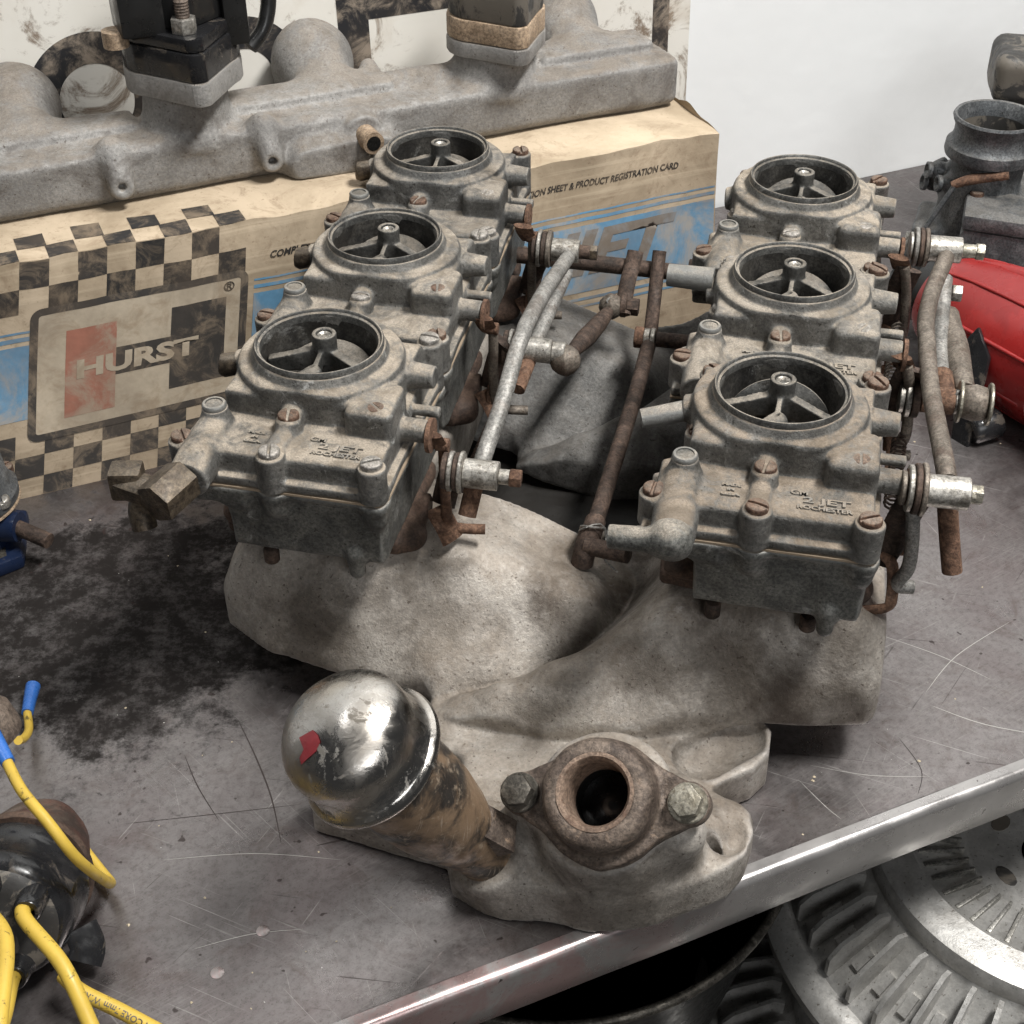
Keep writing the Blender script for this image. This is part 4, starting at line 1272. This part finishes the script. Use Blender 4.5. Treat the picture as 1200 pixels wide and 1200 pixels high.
# row beside the box
bar('rod', [(-30, -17, 142), (-29, -6, 148), (-26, 20, 160), (-25, 52, 172), (-24, 66, 176), (-24, 82, 176), (-24, 140, 166), (-23, 208, 151)], 4.6, 'rod')
bar('rod', [(-33, -33, 125), (-31, -24, 138), (-30, -17, 142)], 4.8, 'rust')
bar('rod', [(-22, 196, 146), (-26, 152, 139), (-29, 125, 133)], 4.4, 'rod')
bar('rod', [(-29, 127, 133), (-32, 104, 124), (-33, 96, 121)], 4.8, 'rust')
dL = (1, .05, -.02)
stack((-46, -30, 150), dL, [(0, 3, 9.5, 'rust_rod', 'washer'), (3.2, 2.4, 10.5, 'plated', 'washer'), (6, 2.4, 10, 'rust_rod', 'washer'), (8.6, 2.2, 11, 'plated', 'washer'), (10.8, 18, 7.6, 'plated', 'clamp'), (28.8, 6, 4, 'plated', 'stud'), (34.5, 6, 5, 'rust', 'nut')])
stack((-46, 119, 135), dL, [(0, 3, 10, 'rust_rod', 'washer'), (3.2, 2.4, 11, 'plated', 'washer'), (6, 3, 10, 'rust', 'washer'), (9, 20, 7.4, 'plated', 'clamp'), (29, 8, 6.2, 'plated', 'spacer')])
stack((-48, 219, 150), dL, [(0, 3, 10, 'rust_rod', 'washer'), (3.2, 2.4, 12, 'plated', 'washer'), (6, 3, 11, 'rust_rod', 'washer'), (9.2, 3, 12, 'rod_brown', 'washer'), (12.4, 18, 7.4, 'plated', 'clamp'), (30, 8, 4.5, 'rust_rod', 'stud'), (37, 5, 5, 'brass', 'nut')])
# ball-ended drag link to the cross shaft
bar('drag_link', [(-9, 126, 129), (-6, 145, 124), (-1, 185, 115), (3, 215, 110)], [3.6, 4.2, 6.2, 5.6, 4.2], 'rust_rod', 4)
for p_, r_ in (((-9, 121, 129), 9.5), ((4, 226, 109), 8.5)):
    obj('ball_end', lathe('ball_end', [(0, -r_), (r_ * .5, -r_ * .87), (r_ * .85, -r_ * .5), (r_, -1.2), (r_ * 1.04, 0), (r_, 1.2), (r_ * .85, r_ * .5), (r_ * .5, r_ * .87), (0, r_)], 24), M['rod_brown'], LK, along(p_, (1, .2, .1)))
stack((10, 228, 109), (1, 0, 0), [(0, 4, 7.5, 'rust_rod', 'washer'), (4, 8, 6, 'rust_rod', 'nut')])
# cross shaft at the rear with its levers
bar('cross_shaft', [(-75, 262, 121), (75, 262, 119)], 5.6, 'rust_rod', 0, 16)
for xx in (50, 56, 62):
    stack((xx, 262, 119), (1, 0, 0), [(0, 3, 10, 'rust_rod', 'collar')])
bar('lever', [(14, 262, 132), (13, 255, 125), (12, 240, 118), (12, 222, 106)], 1, 'rust_rod', 5, 12, (5.5, 3.0))
bar('lever', [(30, 262, 134), (30, 256, 126), (31, 235, 108), (32, 214, 96)], 1, 'rust_rod', 5, 12, (4.6, 3.6))
stack((22, 212, 96), (1, 0, 0), [(0, 6, 7, 'rust', 'spacer'), (6, 4, 6.5, 'plated', 'washer'), (10.5, 3, 7, 'plated', 'washer'), (14, 34, 5, 'rust_rod', 'pin')])
bar('long_rod', [(32, 210, 94), (31, 155, 90), (28, 86, 85), (25, 30, 80)], 4.9, 'rust_rod', 3, 14)
stack((25, 34, 80), (-.05, -1, -.08), [(0, 14, 6.0, 'rust_rod', 'sleeve')])
bar('bell_crank', [(22, 16, 76), (34, 14, 76), (47, 10, 78)], 5.2, 'rust_rod', 3, 14)
bar('bell_crank', [(24, 24, 80), (22, 16, 72), (21, 14, 64)], 6.4, 'rust_rod', 3, 14)

# pump rods of the row beside the box
for y0 in (0, 119, 237):
    bar('pump_lever', [(-53, y0 - 25, 168), (-52, y0 - 20, 160), (-50, y0 - 18, 156)], 1, 'rust', 4, 12, (6.5, 2.0))
    stack((-52, y0 - 19, 158), (1, 0, 0), [(0, 7, 3.6, 'rust', 'pin')])
    bar('pump_rod', [(-48, y0 - 19, 158), (-48, y0 - 19, 146), (-49, y0 - 15, 122), (-49, y0 - 10, 101), (-44, y0 - 8, 96), (-30, y0 - 5, 95)], 2.9, 'rust' if y0 == 0 else 'rod_brown', 5, 10)
    bar('throttle_lever', [(-57, y0 - 6, 106), (-50, y0 - 12, 100), (-46, y0 - 14, 92)], 1, 'rust', 4, 12, (7, 2.0))
    bar('throttle_lever', [(-54, y0 - 2, 106), (-51, y0 + 4, 122), (-46, y0 - 4, 136), (-44, y0 - 12, 146)], 1, 'rust_rod', 5, 12, (7.5, 2.2))
# row beside the wall
bar('rod', [(210, 236, 166), (206, 215, 166), (200, 190, 162), (196, 160, 159), (196, 136, 158), (196, 100, 159), (197, 70, 160), (199, 30, 163), (200, 2, 166), (201, -6, 164)], 5.0, 'rod_brown')
bar('rod', [(201, -8, 162), (206, -16, 140), (211, -22, 120)], 5.0, 'rust')
bar('rod', [(201, -6, 164), (204, -12, 150)], 5.1, 'rod_brown', 0)
bar('rod', [(209, 218, 156), (208, 190, 146), (207, 150, 140), (207, 128, 140)], 5.0, 'rod')
bar('rod', [(207, 130, 140), (208, 112, 139), (208, 104, 138)], 6.6, 'rust')
dR = (1, .03, 0)
stack((178, -23, 168), dR, [(0, 2.5, 8.5, 'rod_brown', 'washer'), (3, 2.5, 11.5, 'plated', 'washer'), (6, 2.8, 12.5, 'rust_rod', 'washer'), (9.2, 2.5, 13, 'rod_brown', 'washer'), (12, 20, 8, 'plated', 'clamp'), (31, 4, 4.6, 'bolt_light', 'stud'), (34, 4, 5, 'bolt_light', 'nut')])
stack((183, 103, 140), dR, [(0, 3, 9, 'plated', 'washer'), (3.4, 3, 11, 'plated', 'washer'), (7, 4, 11, 'rust_rod', 'washer'), (12, 18, 7.5, 'rust', 'clamp'), (30, 6, 7, 'plated', 'spacer')])
stack((186, 233, 168), dR, [(0, 2, 9, 'plated', 'washer'), (2.5, 2.5, 12, 'rod', 'washer'), (5.5, 2.5, 12, 'rust_rod', 'washer'), (8.5, 2.5, 12, 'rod_brown', 'washer'), (11.5, 20, 8, 'plated', 'clamp'), (31, 10, 4.2, 'bolt_light', 'stud'), (40, 5, 5.5, 'bolt_light', 'nut')])
stack((205, 212, 150), (1, 0, 0), [(0, 10, 4, 'rust_rod', 'stud'), (9, 6, 5.6, 'plated', 'nut')])
bar('drag_link', [(212, 198, 141), (215, 178, 140), (218, 140, 139), (220, 118, 139)], [8, 7, 8, 6.5, 5.5], 'rod_brown', 5)
obj('ball_end', lathe('ball_end', [(0, -10), (5, -9.5), (9, -6), (10.4, 0), (9, 6), (5, 9.5), (0, 10)], 24), M['rod_brown'], LK, along((224, 105, 140), (1, 0, 0)))
for dx_ in (-9, 7):
    stack((224 + dx_, 105, 140), (1, 0, 0), [(0, 2, 12, 'bolt_light', 'washer')])
for y0 in (2, 121, 238):
    bar('pump_lever', [(179, y0 - 25, 170), (181, y0 - 19, 164), (183, y0 - 16, 158)], 1, 'rust', 4, 12, (6.5, 2.0))
    bar('pump_rod', [(184, y0 - 21, 162), (187, y0 - 20, 150), (190, y0 - 18, 130), (191, y0 - 16, 112), (187, y0 - 15, 100), (196, y0 - 13, 98)], 3.6 if y0 == 2 else 3.2, 'rod' if y0 == 2 else 'rod_brown', 5, 10)
    bar('throttle_lever', [(178, y0 - 6, 112), (184, y0 - 10, 108), (186, y0 - 18, 94), (184, y0 - 20, 88), (170, y0 - 24, 87)], 1, 'rust', 5, 12, (4.2, 1.8))
    bar('throttle_lever', [(177, y0 - 4, 104), (182, y0 - 6, 122), (184, y0 - 12, 140), (187, y0 - 20, 160)], 1, 'rust_rod', 5, 12, (8, 2.0))
stack((174, 4, 112), (1, 0, 0), [(0, 16, 5, 'rust', 'pin')])

# cotter pins, wire clips and return springs on the linkage
def pin(p, d, L=13):
    d = Vector(d).normalized(); q = Vector(p)
    o_ = d.orthogonal().normalized()
    pts = [q - d * L * .5 + o_ * 2, q - d * L * .2 + o_ * .4, q + d * L * .3, q + d * (L * .5) + o_ * 2.2, q + d * (L * .5 + 2), q + d * (L * .5) - o_ * 2.2, q + d * L * .3 - o_ * .2, q - d * L * .2 - o_ * .6, q - d * L * .55 - o_ * 3]
    obj('cotter_pin', tube('cotter_pin', pts, .7, 6, 3), M['rod'], LK)
for p, d in (((-38, -29, 150), (0, .3, 1)), ((-38, 119, 135), (0, .4, 1)), ((-39, 219, 150), (0, .2, 1)), ((182, -23, 168), (.1, .2, 1)), ((188, 103, 140), (.2, -.3, 1)), ((190, 233, 168), (0, -.3, 1)), ((214, 105, 140), (0, -.4, 1)), ((3, 219, 109), (0, .5, 1))):
    pin(p, d)
def spring(a, b, R_, turns, r=.75, mat='rod'):
    a = Vector(a); b = Vector(b); u = (b - a).normalized(); n_ = u.orthogonal().normalized(); m_ = u.cross(n_); L_ = (b - a).length
    pts = [a - u * 6, a - u * 2]
    N_ = turns * 10
    for k in range(N_ + 1):
        an = 2 * math.pi * k / 10
        pts.append(a + u * (L_ * k / N_) + n_ * R_ * math.cos(an) + m_ * R_ * math.sin(an))
    pts += [b + u * 2, b + u * 6]
    obj('return_spring', tube('return_spring', pts, r, 6), M[mat], LK)
spring((-44, 10, 112), (-40, 66, 118), 3.6, 16, .7, 'rust_rod')
spring((182, 30, 118), (186, 84, 124), 3.8, 16, .7, 'rust_rod')
spring((182, 150, 118), (186, 206, 126), 3.8, 16, .7, 'rod_brown')
obj('wire_clip', tube('wire_clip', [(25 + 7.6 * math.cos(a * .5), 22 + 3 * math.sin(a * 1.1), 79 + 7.6 * math.sin(a * .5)) for a in range(0, 26)] + [(34, 12, 70), (42, 8, 66)], .55, 6), M['rod'], LK)
for y0, sx_ in ((119, -1), (237, -1), (121, 1), (238, 1)):
    xx = -54 if sx_ < 0 else 181
    stack((xx, y0 - 6, 104), (sx_ * -1 if sx_ < 0 else 1, 0, 0), [(0, 3, 8, 'rust', 'washer'), (3.2, 4.5, 5.5, 'rust_rod', 'nut')])
    bar('stop_tab', [(xx + 1, y0 - 4, 108), (xx + 2, y0 + 12, 116), (xx + 1, y0 + 24, 112)], 1, 'rust_rod', 4, 10, (4.5, 1.4))

# ================================================================== single-barrel carburetor by the wall
bc = empty('spare_carburetor', (.372, 1.04, 0), R(-20))
tag(bc, 'dark grey single barrel carburetor standing by the white wall', 'carburetor')
g = G((-62, -62, 6), (66, 60, 122), 1.6)
f = g.cz((0, 0), 28, 60, 122, 3)
f = smin(f, g.cyl((0, 0, 40), (0, 0, 90), 36, 28, 4), 8)
f = smin(f, g.box(-46, 40, -26, 30, 40, 62, 6), 8)
f = smin(f, g.box(-48, 30, -22, 34, 8, 42, 8), 6)
f = smin(f, g.cyl((-10, 20, 60), (-40, 26, 96), 12, 9, 2), 8)
f = smin(f, g.cap((-24, 8, 96), (-36, 2, 100), 7), 5)
f = smin(f, g.cap((-24, 12, 86), (-38, 6, 88), 7), 5)
f = smin(f, g.cap((-16, -6, 96), (-26, -14, 97), 7), 5)
f = smin(f, g.box(20, 62, -20, 40, 50, 92, 8), 8)
f = smax(f, -g.cyl((-60, 6, 26), (-20, 6, 26), 14), 2)
f = smax(f, -g.cz((0, 0), 25, 60, 130), 1)
obj('body', g.mesh('body', f + g.wob(.3, .1)), M['dark_zinc'], bc)
obj('float_bowl', bxm('float_bowl', -8, 46, -66, -22, 24, 84, 5), M['dark_zinc'], bc)
obj('bowl_lid', prism('bowl_lid', [(-8, -68), (48, -68), (48, -20), (20, -14), (-10, -24)], 84.5, 97, 3.5), M['dark_zinc'], bc)
obj('intake_collar', lathe('intake_collar', [(27, 118), (33.5, 119), (34.5, 122), (34, 128), (31, 131), (29.5, 136), (29.5, 142), (31.5, 146), (32.5, 149), (31.5, 151), (29.5, 150.5), (28, 147), (26, 140), (25, 120)], 64, True), M['dark_zinc'], bc)
obj('bore', lathe('bore', [(25.4, 140), (25.2, 70), (0, 70)], 48, False, False), M['black_dull'], bc)
obj('base_flange', prism('base_flange', rhomb((-6, 4), 34, 44, 8), 0, 8, 2), M['dark_zinc'], bc)
obj('choke_shaft', tube('choke_shaft', [(-22, -34, 104), (-8, -31, 110), (18, -31, 117)], [3, 4.2, 3], 10, 4), M['rust'], bc)
obj('choke_rod', tube('choke_rod', [(-20, -35, 104), (-34, -42, 72), (-56, -48, 22)], 2.0, 8, 4), M['dark_zinc'], bc)
obj('throat_ring', lathe('throat_ring', [(12.5, 0), (14.5, 0), (14.5, 3), (12.5, 3)], 32, True), M['plated'], bc, along((-48, 6, 26), (-1, 0, 0)))
for x, y, z in ((-36, 2, 100), (-38, 6, 88), (-26, -14, 97)):
    obj('nipple_end', lathe('nipple_end', [(3, 0), (6.6, 0), (6.6, 3), (5, 3.4), (3, 1)], 18, True), M['dark_zinc'], bc, along((x - 5, y - 3, z), (-1, -.4, .1)))
obj('lid_screw', MS['screw'], M['screw_rust'], bc, T(-2, -28, 97))
obj('bowl_seam', prism('bowl_seam', [(-8.6, -66.6), (46.6, -66.6), (46.6, -21.4), (-8.6, -21.4)], 50, 52.5, .8), M['dark_zinc'], bc)
obj('lever', bxm('lever', 10, 34, -70, -58, 6, 14, 1.5), M['plated'], bc)

# air cleaner snorkel reaching in at the border
ac = empty('air_cleaner', (.450, 1.10, 0), R(-12))
tag(ac, 'grey rounded air cleaner housing at the border above the spare carburetor', 'air cleaner')
g = G((-72, -60, -2), (70, 60, 200), 2.2)
f = g.box(-66, 66, -32, 34, 140, 180, 10)
f = smin(f, g.cz((24, 0), 30, 0, 150, 4), 10)
obj('housing', g.mesh('housing', f + g.wob(.4, .06)), M['black_dull'], ac)
obj('clamp_band', lathe('clamp_band', [(30.6, 120), (31.6, 121), (31.6, 129), (30.6, 130)], 40, True), M['plated'], ac, T(24, 0, 0))

# ================================================================== red motor
rm = empty('electric_motor', (.385, .86, 0))
tag(rm, 'glossy red painted motor with a black strap foot on the bench', 'motor')
RA = Vector((-.56, .828, 0)).normalized()
MRm = Matrix.Translation((-.004, -.008, .049)) @ RA.to_track_quat('Z', 'Y').to_matrix().to_4x4()
obj('front_shell', lathe('front_shell', [(0, -160), (48.4, -160), (49, -158), (49, -20), (48.4, -19), (0, -19)], 72), M['red'], rm, MRm)
obj('rear_shell', lathe('rear_shell', [(0, -18.5), (48, -18.5), (48.8, -17.5), (48.6, 4), (47.6, 30), (45, 62), (39, 88), (33, 100), (30, 104), (0, 105)], 72), M['red'], rm, MRm)
obj('terminal_ridge', tube('terminal_ridge', [(-6, 42, -12), (-6, 43, 40), (-4, 36, 84)], [6, 7, 4], 14, 4), M['red'], rm, MRm)
obj('side_rib', tube('side_rib', [(-38, 20, -14), (-38, 20, 40), (-30, 16, 86)], [4, 5, 3], 14, 4), M['red'], rm, MRm)
for an in range(20, 360, 40):
    c_, s_ = math.cos(R(an)), math.sin(R(an))
    obj('rib', tube('rib', [(49 * c_, 49 * s_, -150), (49 * c_, 49 * s_, -24)], 1.6, 8), M['red'], rm, MRm)
    obj('rib', tube('rib', [(48.6 * c_, 48.6 * s_, -12), (48.4 * c_, 48.4 * s_, 6), (47.6 * c_, 47.6 * s_, 30), (45 * c_, 45 * s_, 62), (39 * c_, 39 * s_, 88)], [1.5, 1.8, 1.6, 1.2], 8, 4), M['red'], rm, MRm)
obj('nose', lathe('nose', [(0, 100), (26, 100), (25, 118), (14, 122), (0, 122)], 40), M['black_paint'], rm, MRm)
sf = obj('strap_foot', prism('strap_foot', [(-7, -40), (7, -46), (12, 20), (0, 40), (-8, 30)], 0, 4, 1), M['black'], rm, along((-62, -22, 36), (-.75, -.55, .35), .3))
obj('rubber_foot', lathe('rubber_foot', [(0, 0), (10, 0), (11, 2), (11, 20), (9.5, 22), (0, 22)], 28), M['black'], rm, along((-42, -34, 12), (-.9, -.3, -.1)))
obj('terminal_nut', prism('terminal_nut', hexp(6), 0, 7, .6), M['plated'], rm, along((-76, 46, 60), (-.8, 0, .4)))
obj('maker_plate', bxm('maker_plate', -20, 14, 0, 1.2, -120, -70, .3), M['plated'], rm, MRm @ Matrix.Rotation(R(200), 4, 'Z') @ T(0, 46.4, 0))

# ================================================================== distributor with yellow leads
ds = empty('distributor', (-.245, .42, 0))
tag(ds, 'black capped distributor with yellow ignition leads at the bench corner', 'distributor')
da = Vector((.06, -.92, .38)).normalized()
DC = Vector((17, -39, 44))       # face centre in local mm
MD = along(DC, da, 0) @ Matrix.Scale(.83, 4)
obj('cap_shell', lathe('cap_shell', [(0, -44), (37, -44), (39, -42), (39.4, -36), (38, -33), (36.6, -30), (36.8, -16), (37.6, -14), (37.2, -11), (35, -4), (31.5, -1.5), (30.5, -1.2)], 72), M['black'], ds, MD)
obj('cap_face', lathe('cap_face', [(33, -3), (31, -.6), (28, 1.2), (20, 2.4), (0, 2.8)], 64, False, False), M['black_dull'], ds, MD)
obj('bowl', lathe('bowl', [(0, -108), (20, -108), (24, -100), (28, -92), (31, -80), (33, -64), (34, -48), (35, -45), (0, -45)], 64), M['oxide'], ds, MD)
obj('advance_plate', lathe('advance_plate', [(0, -56), (38.5, -56), (39.5, -54), (39, -51), (38, -50), (0, -50)], 64), M['iron'], ds, MD)
obj('shaft_housing', lathe('shaft_housing', [(0, -116), (12, -116), (13, -114), (13, -100), (0, -100)], 40), M['black_dull'], ds, MD)
obj('vacuum_can', lathe('vacuum_can', [(0, -10), (15, -10), (16, -6), (16, 4), (13, 9), (0, 11)], 40), M['rust_flange'], ds, along((-14, 62, 66), (-.35, .1, .9)))
obj('cap_clip', tube('cap_clip', [(46, -24, 22), (50, -30, 16), (49, -36, 12)], 1, 12, 4, (8, 2)), M['black'], ds)
obj('face_screw', MS['screw'], M['screw'], ds, MD @ T(2, -14, 2.4))
TW = []
for an in (36, 94, 152, 208, 250, 292):
    px_, py_ = 25.5 * math.cos(R(an)), 25.5 * math.sin(R(an))
    TW.append((px_, py_))
    obj('tower', lathe('tower', [(8.4, -2), (7.6, 6), (7.4, 13), (6.6, 14), (4.6, 13.6), (4.4, 8)], 28, False, False), M['black'], ds, MD @ T(px_, py_, 0))


def world_local(x, y, z):
    """world mm -> distributor local mm"""
    return (x + 245, y - 420, z)

def lead(name, pts, r, mat='yellow', sm=8, par=None):
    return obj(name, tube(name, pts, r, 14, sm), M[mat], par or ds)

def tip(i, h):
    v = MD @ Vector((TW[i][0] * .001, TW[i][1] * .001, h * .001))
    return v * 1000
L = world_local
lead('lead', [tip(1, 4), tip(1, 18), L(-208, 350, 78), L(-200, 312, 76), L(-195, 280, 66)], 3.4)
lead('lead', [tip(0, 4), tip(0, 18), L(-189, 352, 57), L(-174, 331, 42), L(-160, 312, 26)], 3.4)
lead('lead', [tip(5, 4), tip(5, 17), L(-219, 342, 27), L(-230, 332, 14)], 3.4)
P4 = [L(-201, 372, 20), L(-191, 364, 20), L(-173, 358, 14), L(-152, 350, 8), L(-130, 342, 5), L(-110, 335, 4)]
lead('lead', P4, 3.4)
# printing on that lead
def lead_text(pts, s_, start, size, up=(0, -.55, .83)):
    P = catmull(pts, 12)
    acc = [0.0]
    for i in range(1, len(P)): acc.append(acc[-1] + (P[i] - P[i - 1]).length)
    me = text_mesh('lead_print', s_, size, 0, .07)
    xs = [v.co.x for v in me.vertices]; W = max(xs)
    upv = Vector(up).normalized()
    for v in me.vertices:
        d_ = start + (W - v.co.x)                        # printed facing the other way
        i = max(0, min(len(P) - 2, int(np.searchsorted(acc, d_)) - 1))
        t_ = (P[i + 1] - P[i]).normalized()
        c_ = P[i] + t_ * (d_ - acc[i])
        n_ = (upv - t_ * upv.dot(t_)).normalized(); b_ = t_.cross(n_)
        a_ = (v.co.y - size * .33) / 3.48
        v.co = (c_ + (n_ * math.cos(a_) + b_ * math.sin(a_)) * 3.49) * .001
    return me
obj('lead_print', lead_text(P4, 'SUPPRESSION CORE 7mm WIRE', 14, 4.0), M['black_dull'], ds)
# thin primary wires with blue crimps
PW = [L(*q) for q in ((-226, 430, 97), (-214, 412, 98), (-200, 398, 94), (-190, 394, 74), (-189, 412, 36), (-194, 429, 12), (-201, 438, 9), (-212, 449, 14), (-220, 457, 24))]
lead('primary_wire', PW, 2.5)
lead('primary_wire', [L(-267, 546, 8), L(-262, 532, 10), L(-259, 518, 18), L(-256, 505, 30)], 2.3)
obj('crimp_sleeve', tube('crimp_sleeve', [L(-238, 446, 100), L(-232, 438, 99), L(-225, 429, 97)], [4.4, 4.0, 3.2], 14), M['blue_crimp'], ds)
obj('crimp_sleeve', tube('crimp_sleeve', [L(-270, 568, 7), L(-268.5, 556, 7.5), L(-267, 546, 8)], [4.2, 3.6, 3.2], 14), M['blue_crimp'], ds)

# ================================================================== fuel pump at the border
fp = empty('fuel_pump', (-.346, .702, 0))
tag(fp, 'grey domed fuel pump with dark blue base beside the box foot', 'fuel pump')
obj('base_plate', prism('base_plate', [(-34, -30), (14, -42), (40, -22), (36, -4), (30, 26), (-34, 30)], 0, 10, 3), M['blue_paint'], fp)
obj('lower_body', lathe('lower_body', [(0, 8), (29, 8), (31, 14), (30, 30), (33, 36), (0, 36)], 56), M['blue_paint'], fp)
obj('upper_body', lathe('upper_body', [(0, 36.4), (35, 36.4), (36.5, 38), (36.5, 43), (34, 46), (32, 50), (31, 62), (26, 68), (12, 72), (0, 73)], 64), M['dark_zinc'], fp)
obj('diaphragm_edge', lathe('diaphragm_edge', [(30, 35.6), (37, 35.6), (37, 36.6), (30, 36.6)], 64, True), M['tan'], fp)
for an in (-20, 45, 110, 170, 235, 290):
    obj('screw', MS['screw'], M['screw_rust'] if an % 2 else M['plated'], fp, T(33 * math.cos(R(an)), 33 * math.sin(R(an)), 44, an))
obj('inlet_boss', tube('inlet_boss', [(20, -8, 24), (38, -11, 24)], [11, 9.5], 20), M['blue_paint'], fp)
obj('inlet_pipe', tube('inlet_pipe', [(36, -11, 24), (58, -20, 20)], 5.0, 14), M['rust_rod'], fp)
obj('bolt_hole', lathe('bolt_hole', [(0, 0), (5, 0)], 20), M['black'], fp, T(18, -24, 10.15))
obj('worn_pad', prism('worn_pad', [(4, -32), (15, -36), (30, -22), (26, -12), (8, -16)], 9.5, 10.1), M['bolt'], fp)

# ================================================================== below the bench
bk = empty('steel_bucket', (.023, .588, -.32))
tag(bk, 'black steel bucket under the bench edge', 'bucket')
obj('shell', lathe('shell', [(112, 0), (150, 196), (149, 197), (110, 2)], 96, True), M['black_paint'], bk)
obj('rolled_rim', lathe('rolled_rim', [(152 + 3 * math.cos(R(a)), 199 + 3 * math.sin(R(a))) for a in range(0, 360, 36)], 96, True), M['rim'] if 'rim' in M else M['bolt'], bk)
obj('bottom', lathe('bottom', [(0, 4), (112, 4)], 48), M['black_paint'], bk)


def drum(name, loc, label, top):
    d = empty(name, loc)
    tag(d, label, 'brake drum', 'finned drums under the bench')
    obj('rim', lathe('rim', [(92, top - 5), (101, top - 6), (107, top - 6.5), (113, top - 9), (115.5, top - 15), (115, top - 21), (118, top - 25), (160, top - 58), (164, top - 57), (174, top - 60), (178, top - 65), (177, top - 73), (168, top - 76), (92, top - 76)], 144, True), M['drum'], d)
    obj('web', lathe('web', [(0, top - 20), (50, top - 20), (53, top - 18), (56, top - 15), (88, top - 10), (92.4, top - 7), (92.4, top - 16), (0, top - 26)], 144), M['drum'], d)
    def rz(pts, half):
        V = []
        for sg in (-1, 1):
            V += [(r * .001, sg * half * .001, z * .001) for r, z in pts]
        n_ = len(pts)
        F = [tuple(range(n_))[::-1], tuple(range(n_, 2 * n_))] + [(i, (i + 1) % n_, n_ + (i + 1) % n_, n_ + i) for i in range(n_)]
        return sharpen(mesh_py('fin', V, F), 30)
    fin = rz([(121, top - 28), (158, top - 57), (160, top - 54), (160, top - 40), (153, top - 30), (128, top - 14), (121, top - 16)], 1.4)
    block = rz([(134, top - 38.5), (146, top - 48), (147, top - 44), (136, top - 35)], 3.0)
    flute = prism('flute', [(57, -.9), (86, -1.5), (86, 1.5), (57, .9)], top - 16, top - 9.4, .5)
    for k in range(48):
        an = 7.5 * k
        if 120 <= an <= 320:
            obj('fin', fin, M['drum'], d, Matrix.Rotation(R(an), 4, 'Z'))
            obj('fin_block', block, M['drum'], d, Matrix.Rotation(R(an + 3.2), 4, 'Z'))
            obj('flute', flute, M['drum_dark'], d, Matrix.Rotation(R(an + 2), 4, 'Z'))
    for k in range(5):
        a = R(72 * k + 205)
        obj('slot', prism('slot', [(5 * math.cos(R(q)), 8 * math.sin(R(q))) for q in range(0, 360, 30)], top - 21, top - 19.6), M['black_dull'], d, T(36 * math.cos(a), 36 * math.sin(a), 0, a))
    obj('hub_hole', lathe('hub_hole', [(0, top - 19.7), (18, top - 19.7)], 40), M['black_dull'], d)
    return d
drum('brake_drum', (.338, .566, -.232), 'upper finned aluminium brake drum with fluted face under the bench edge', 112)
drum('brake_drum', (.300, .535, -.32), 'lower finned aluminium brake drum of the stack beneath the bench', 86)

# ---- crumbs of paint and grit on the bench
V = []; F = []
r_ = random.Random(5)
for i in range(130):
    p, q = r_.uniform(-60, 900), r_.uniform(FRONT_Q + 12, 120)
    c_ = bw(p, q, 0)
    if (c_ - Vector((.03, .68, 0))).length < .2: continue
    b = len(V); s_ = r_.uniform(.4, 1.1) * .001
    for k in range(4):
        a = k * 1.57 + r_.uniform(-.4, .4)
        V.append((c_.x + s_ * math.cos(a), c_.y + s_ * math.sin(a), .0002))
    V.append((c_.x, c_.y, s_ * .8))
    F += [(b, b + 1, b + 4), (b + 1, b + 2, b + 4), (b + 2, b + 3, b + 4), (b + 3, b, b + 4)]
gr = obj('grit', mesh_py('grit', V, F), M['fluff'])
tag(gr, 'pale grit and paint crumbs scattered on the bench top', 'grit', None, 'stuff')
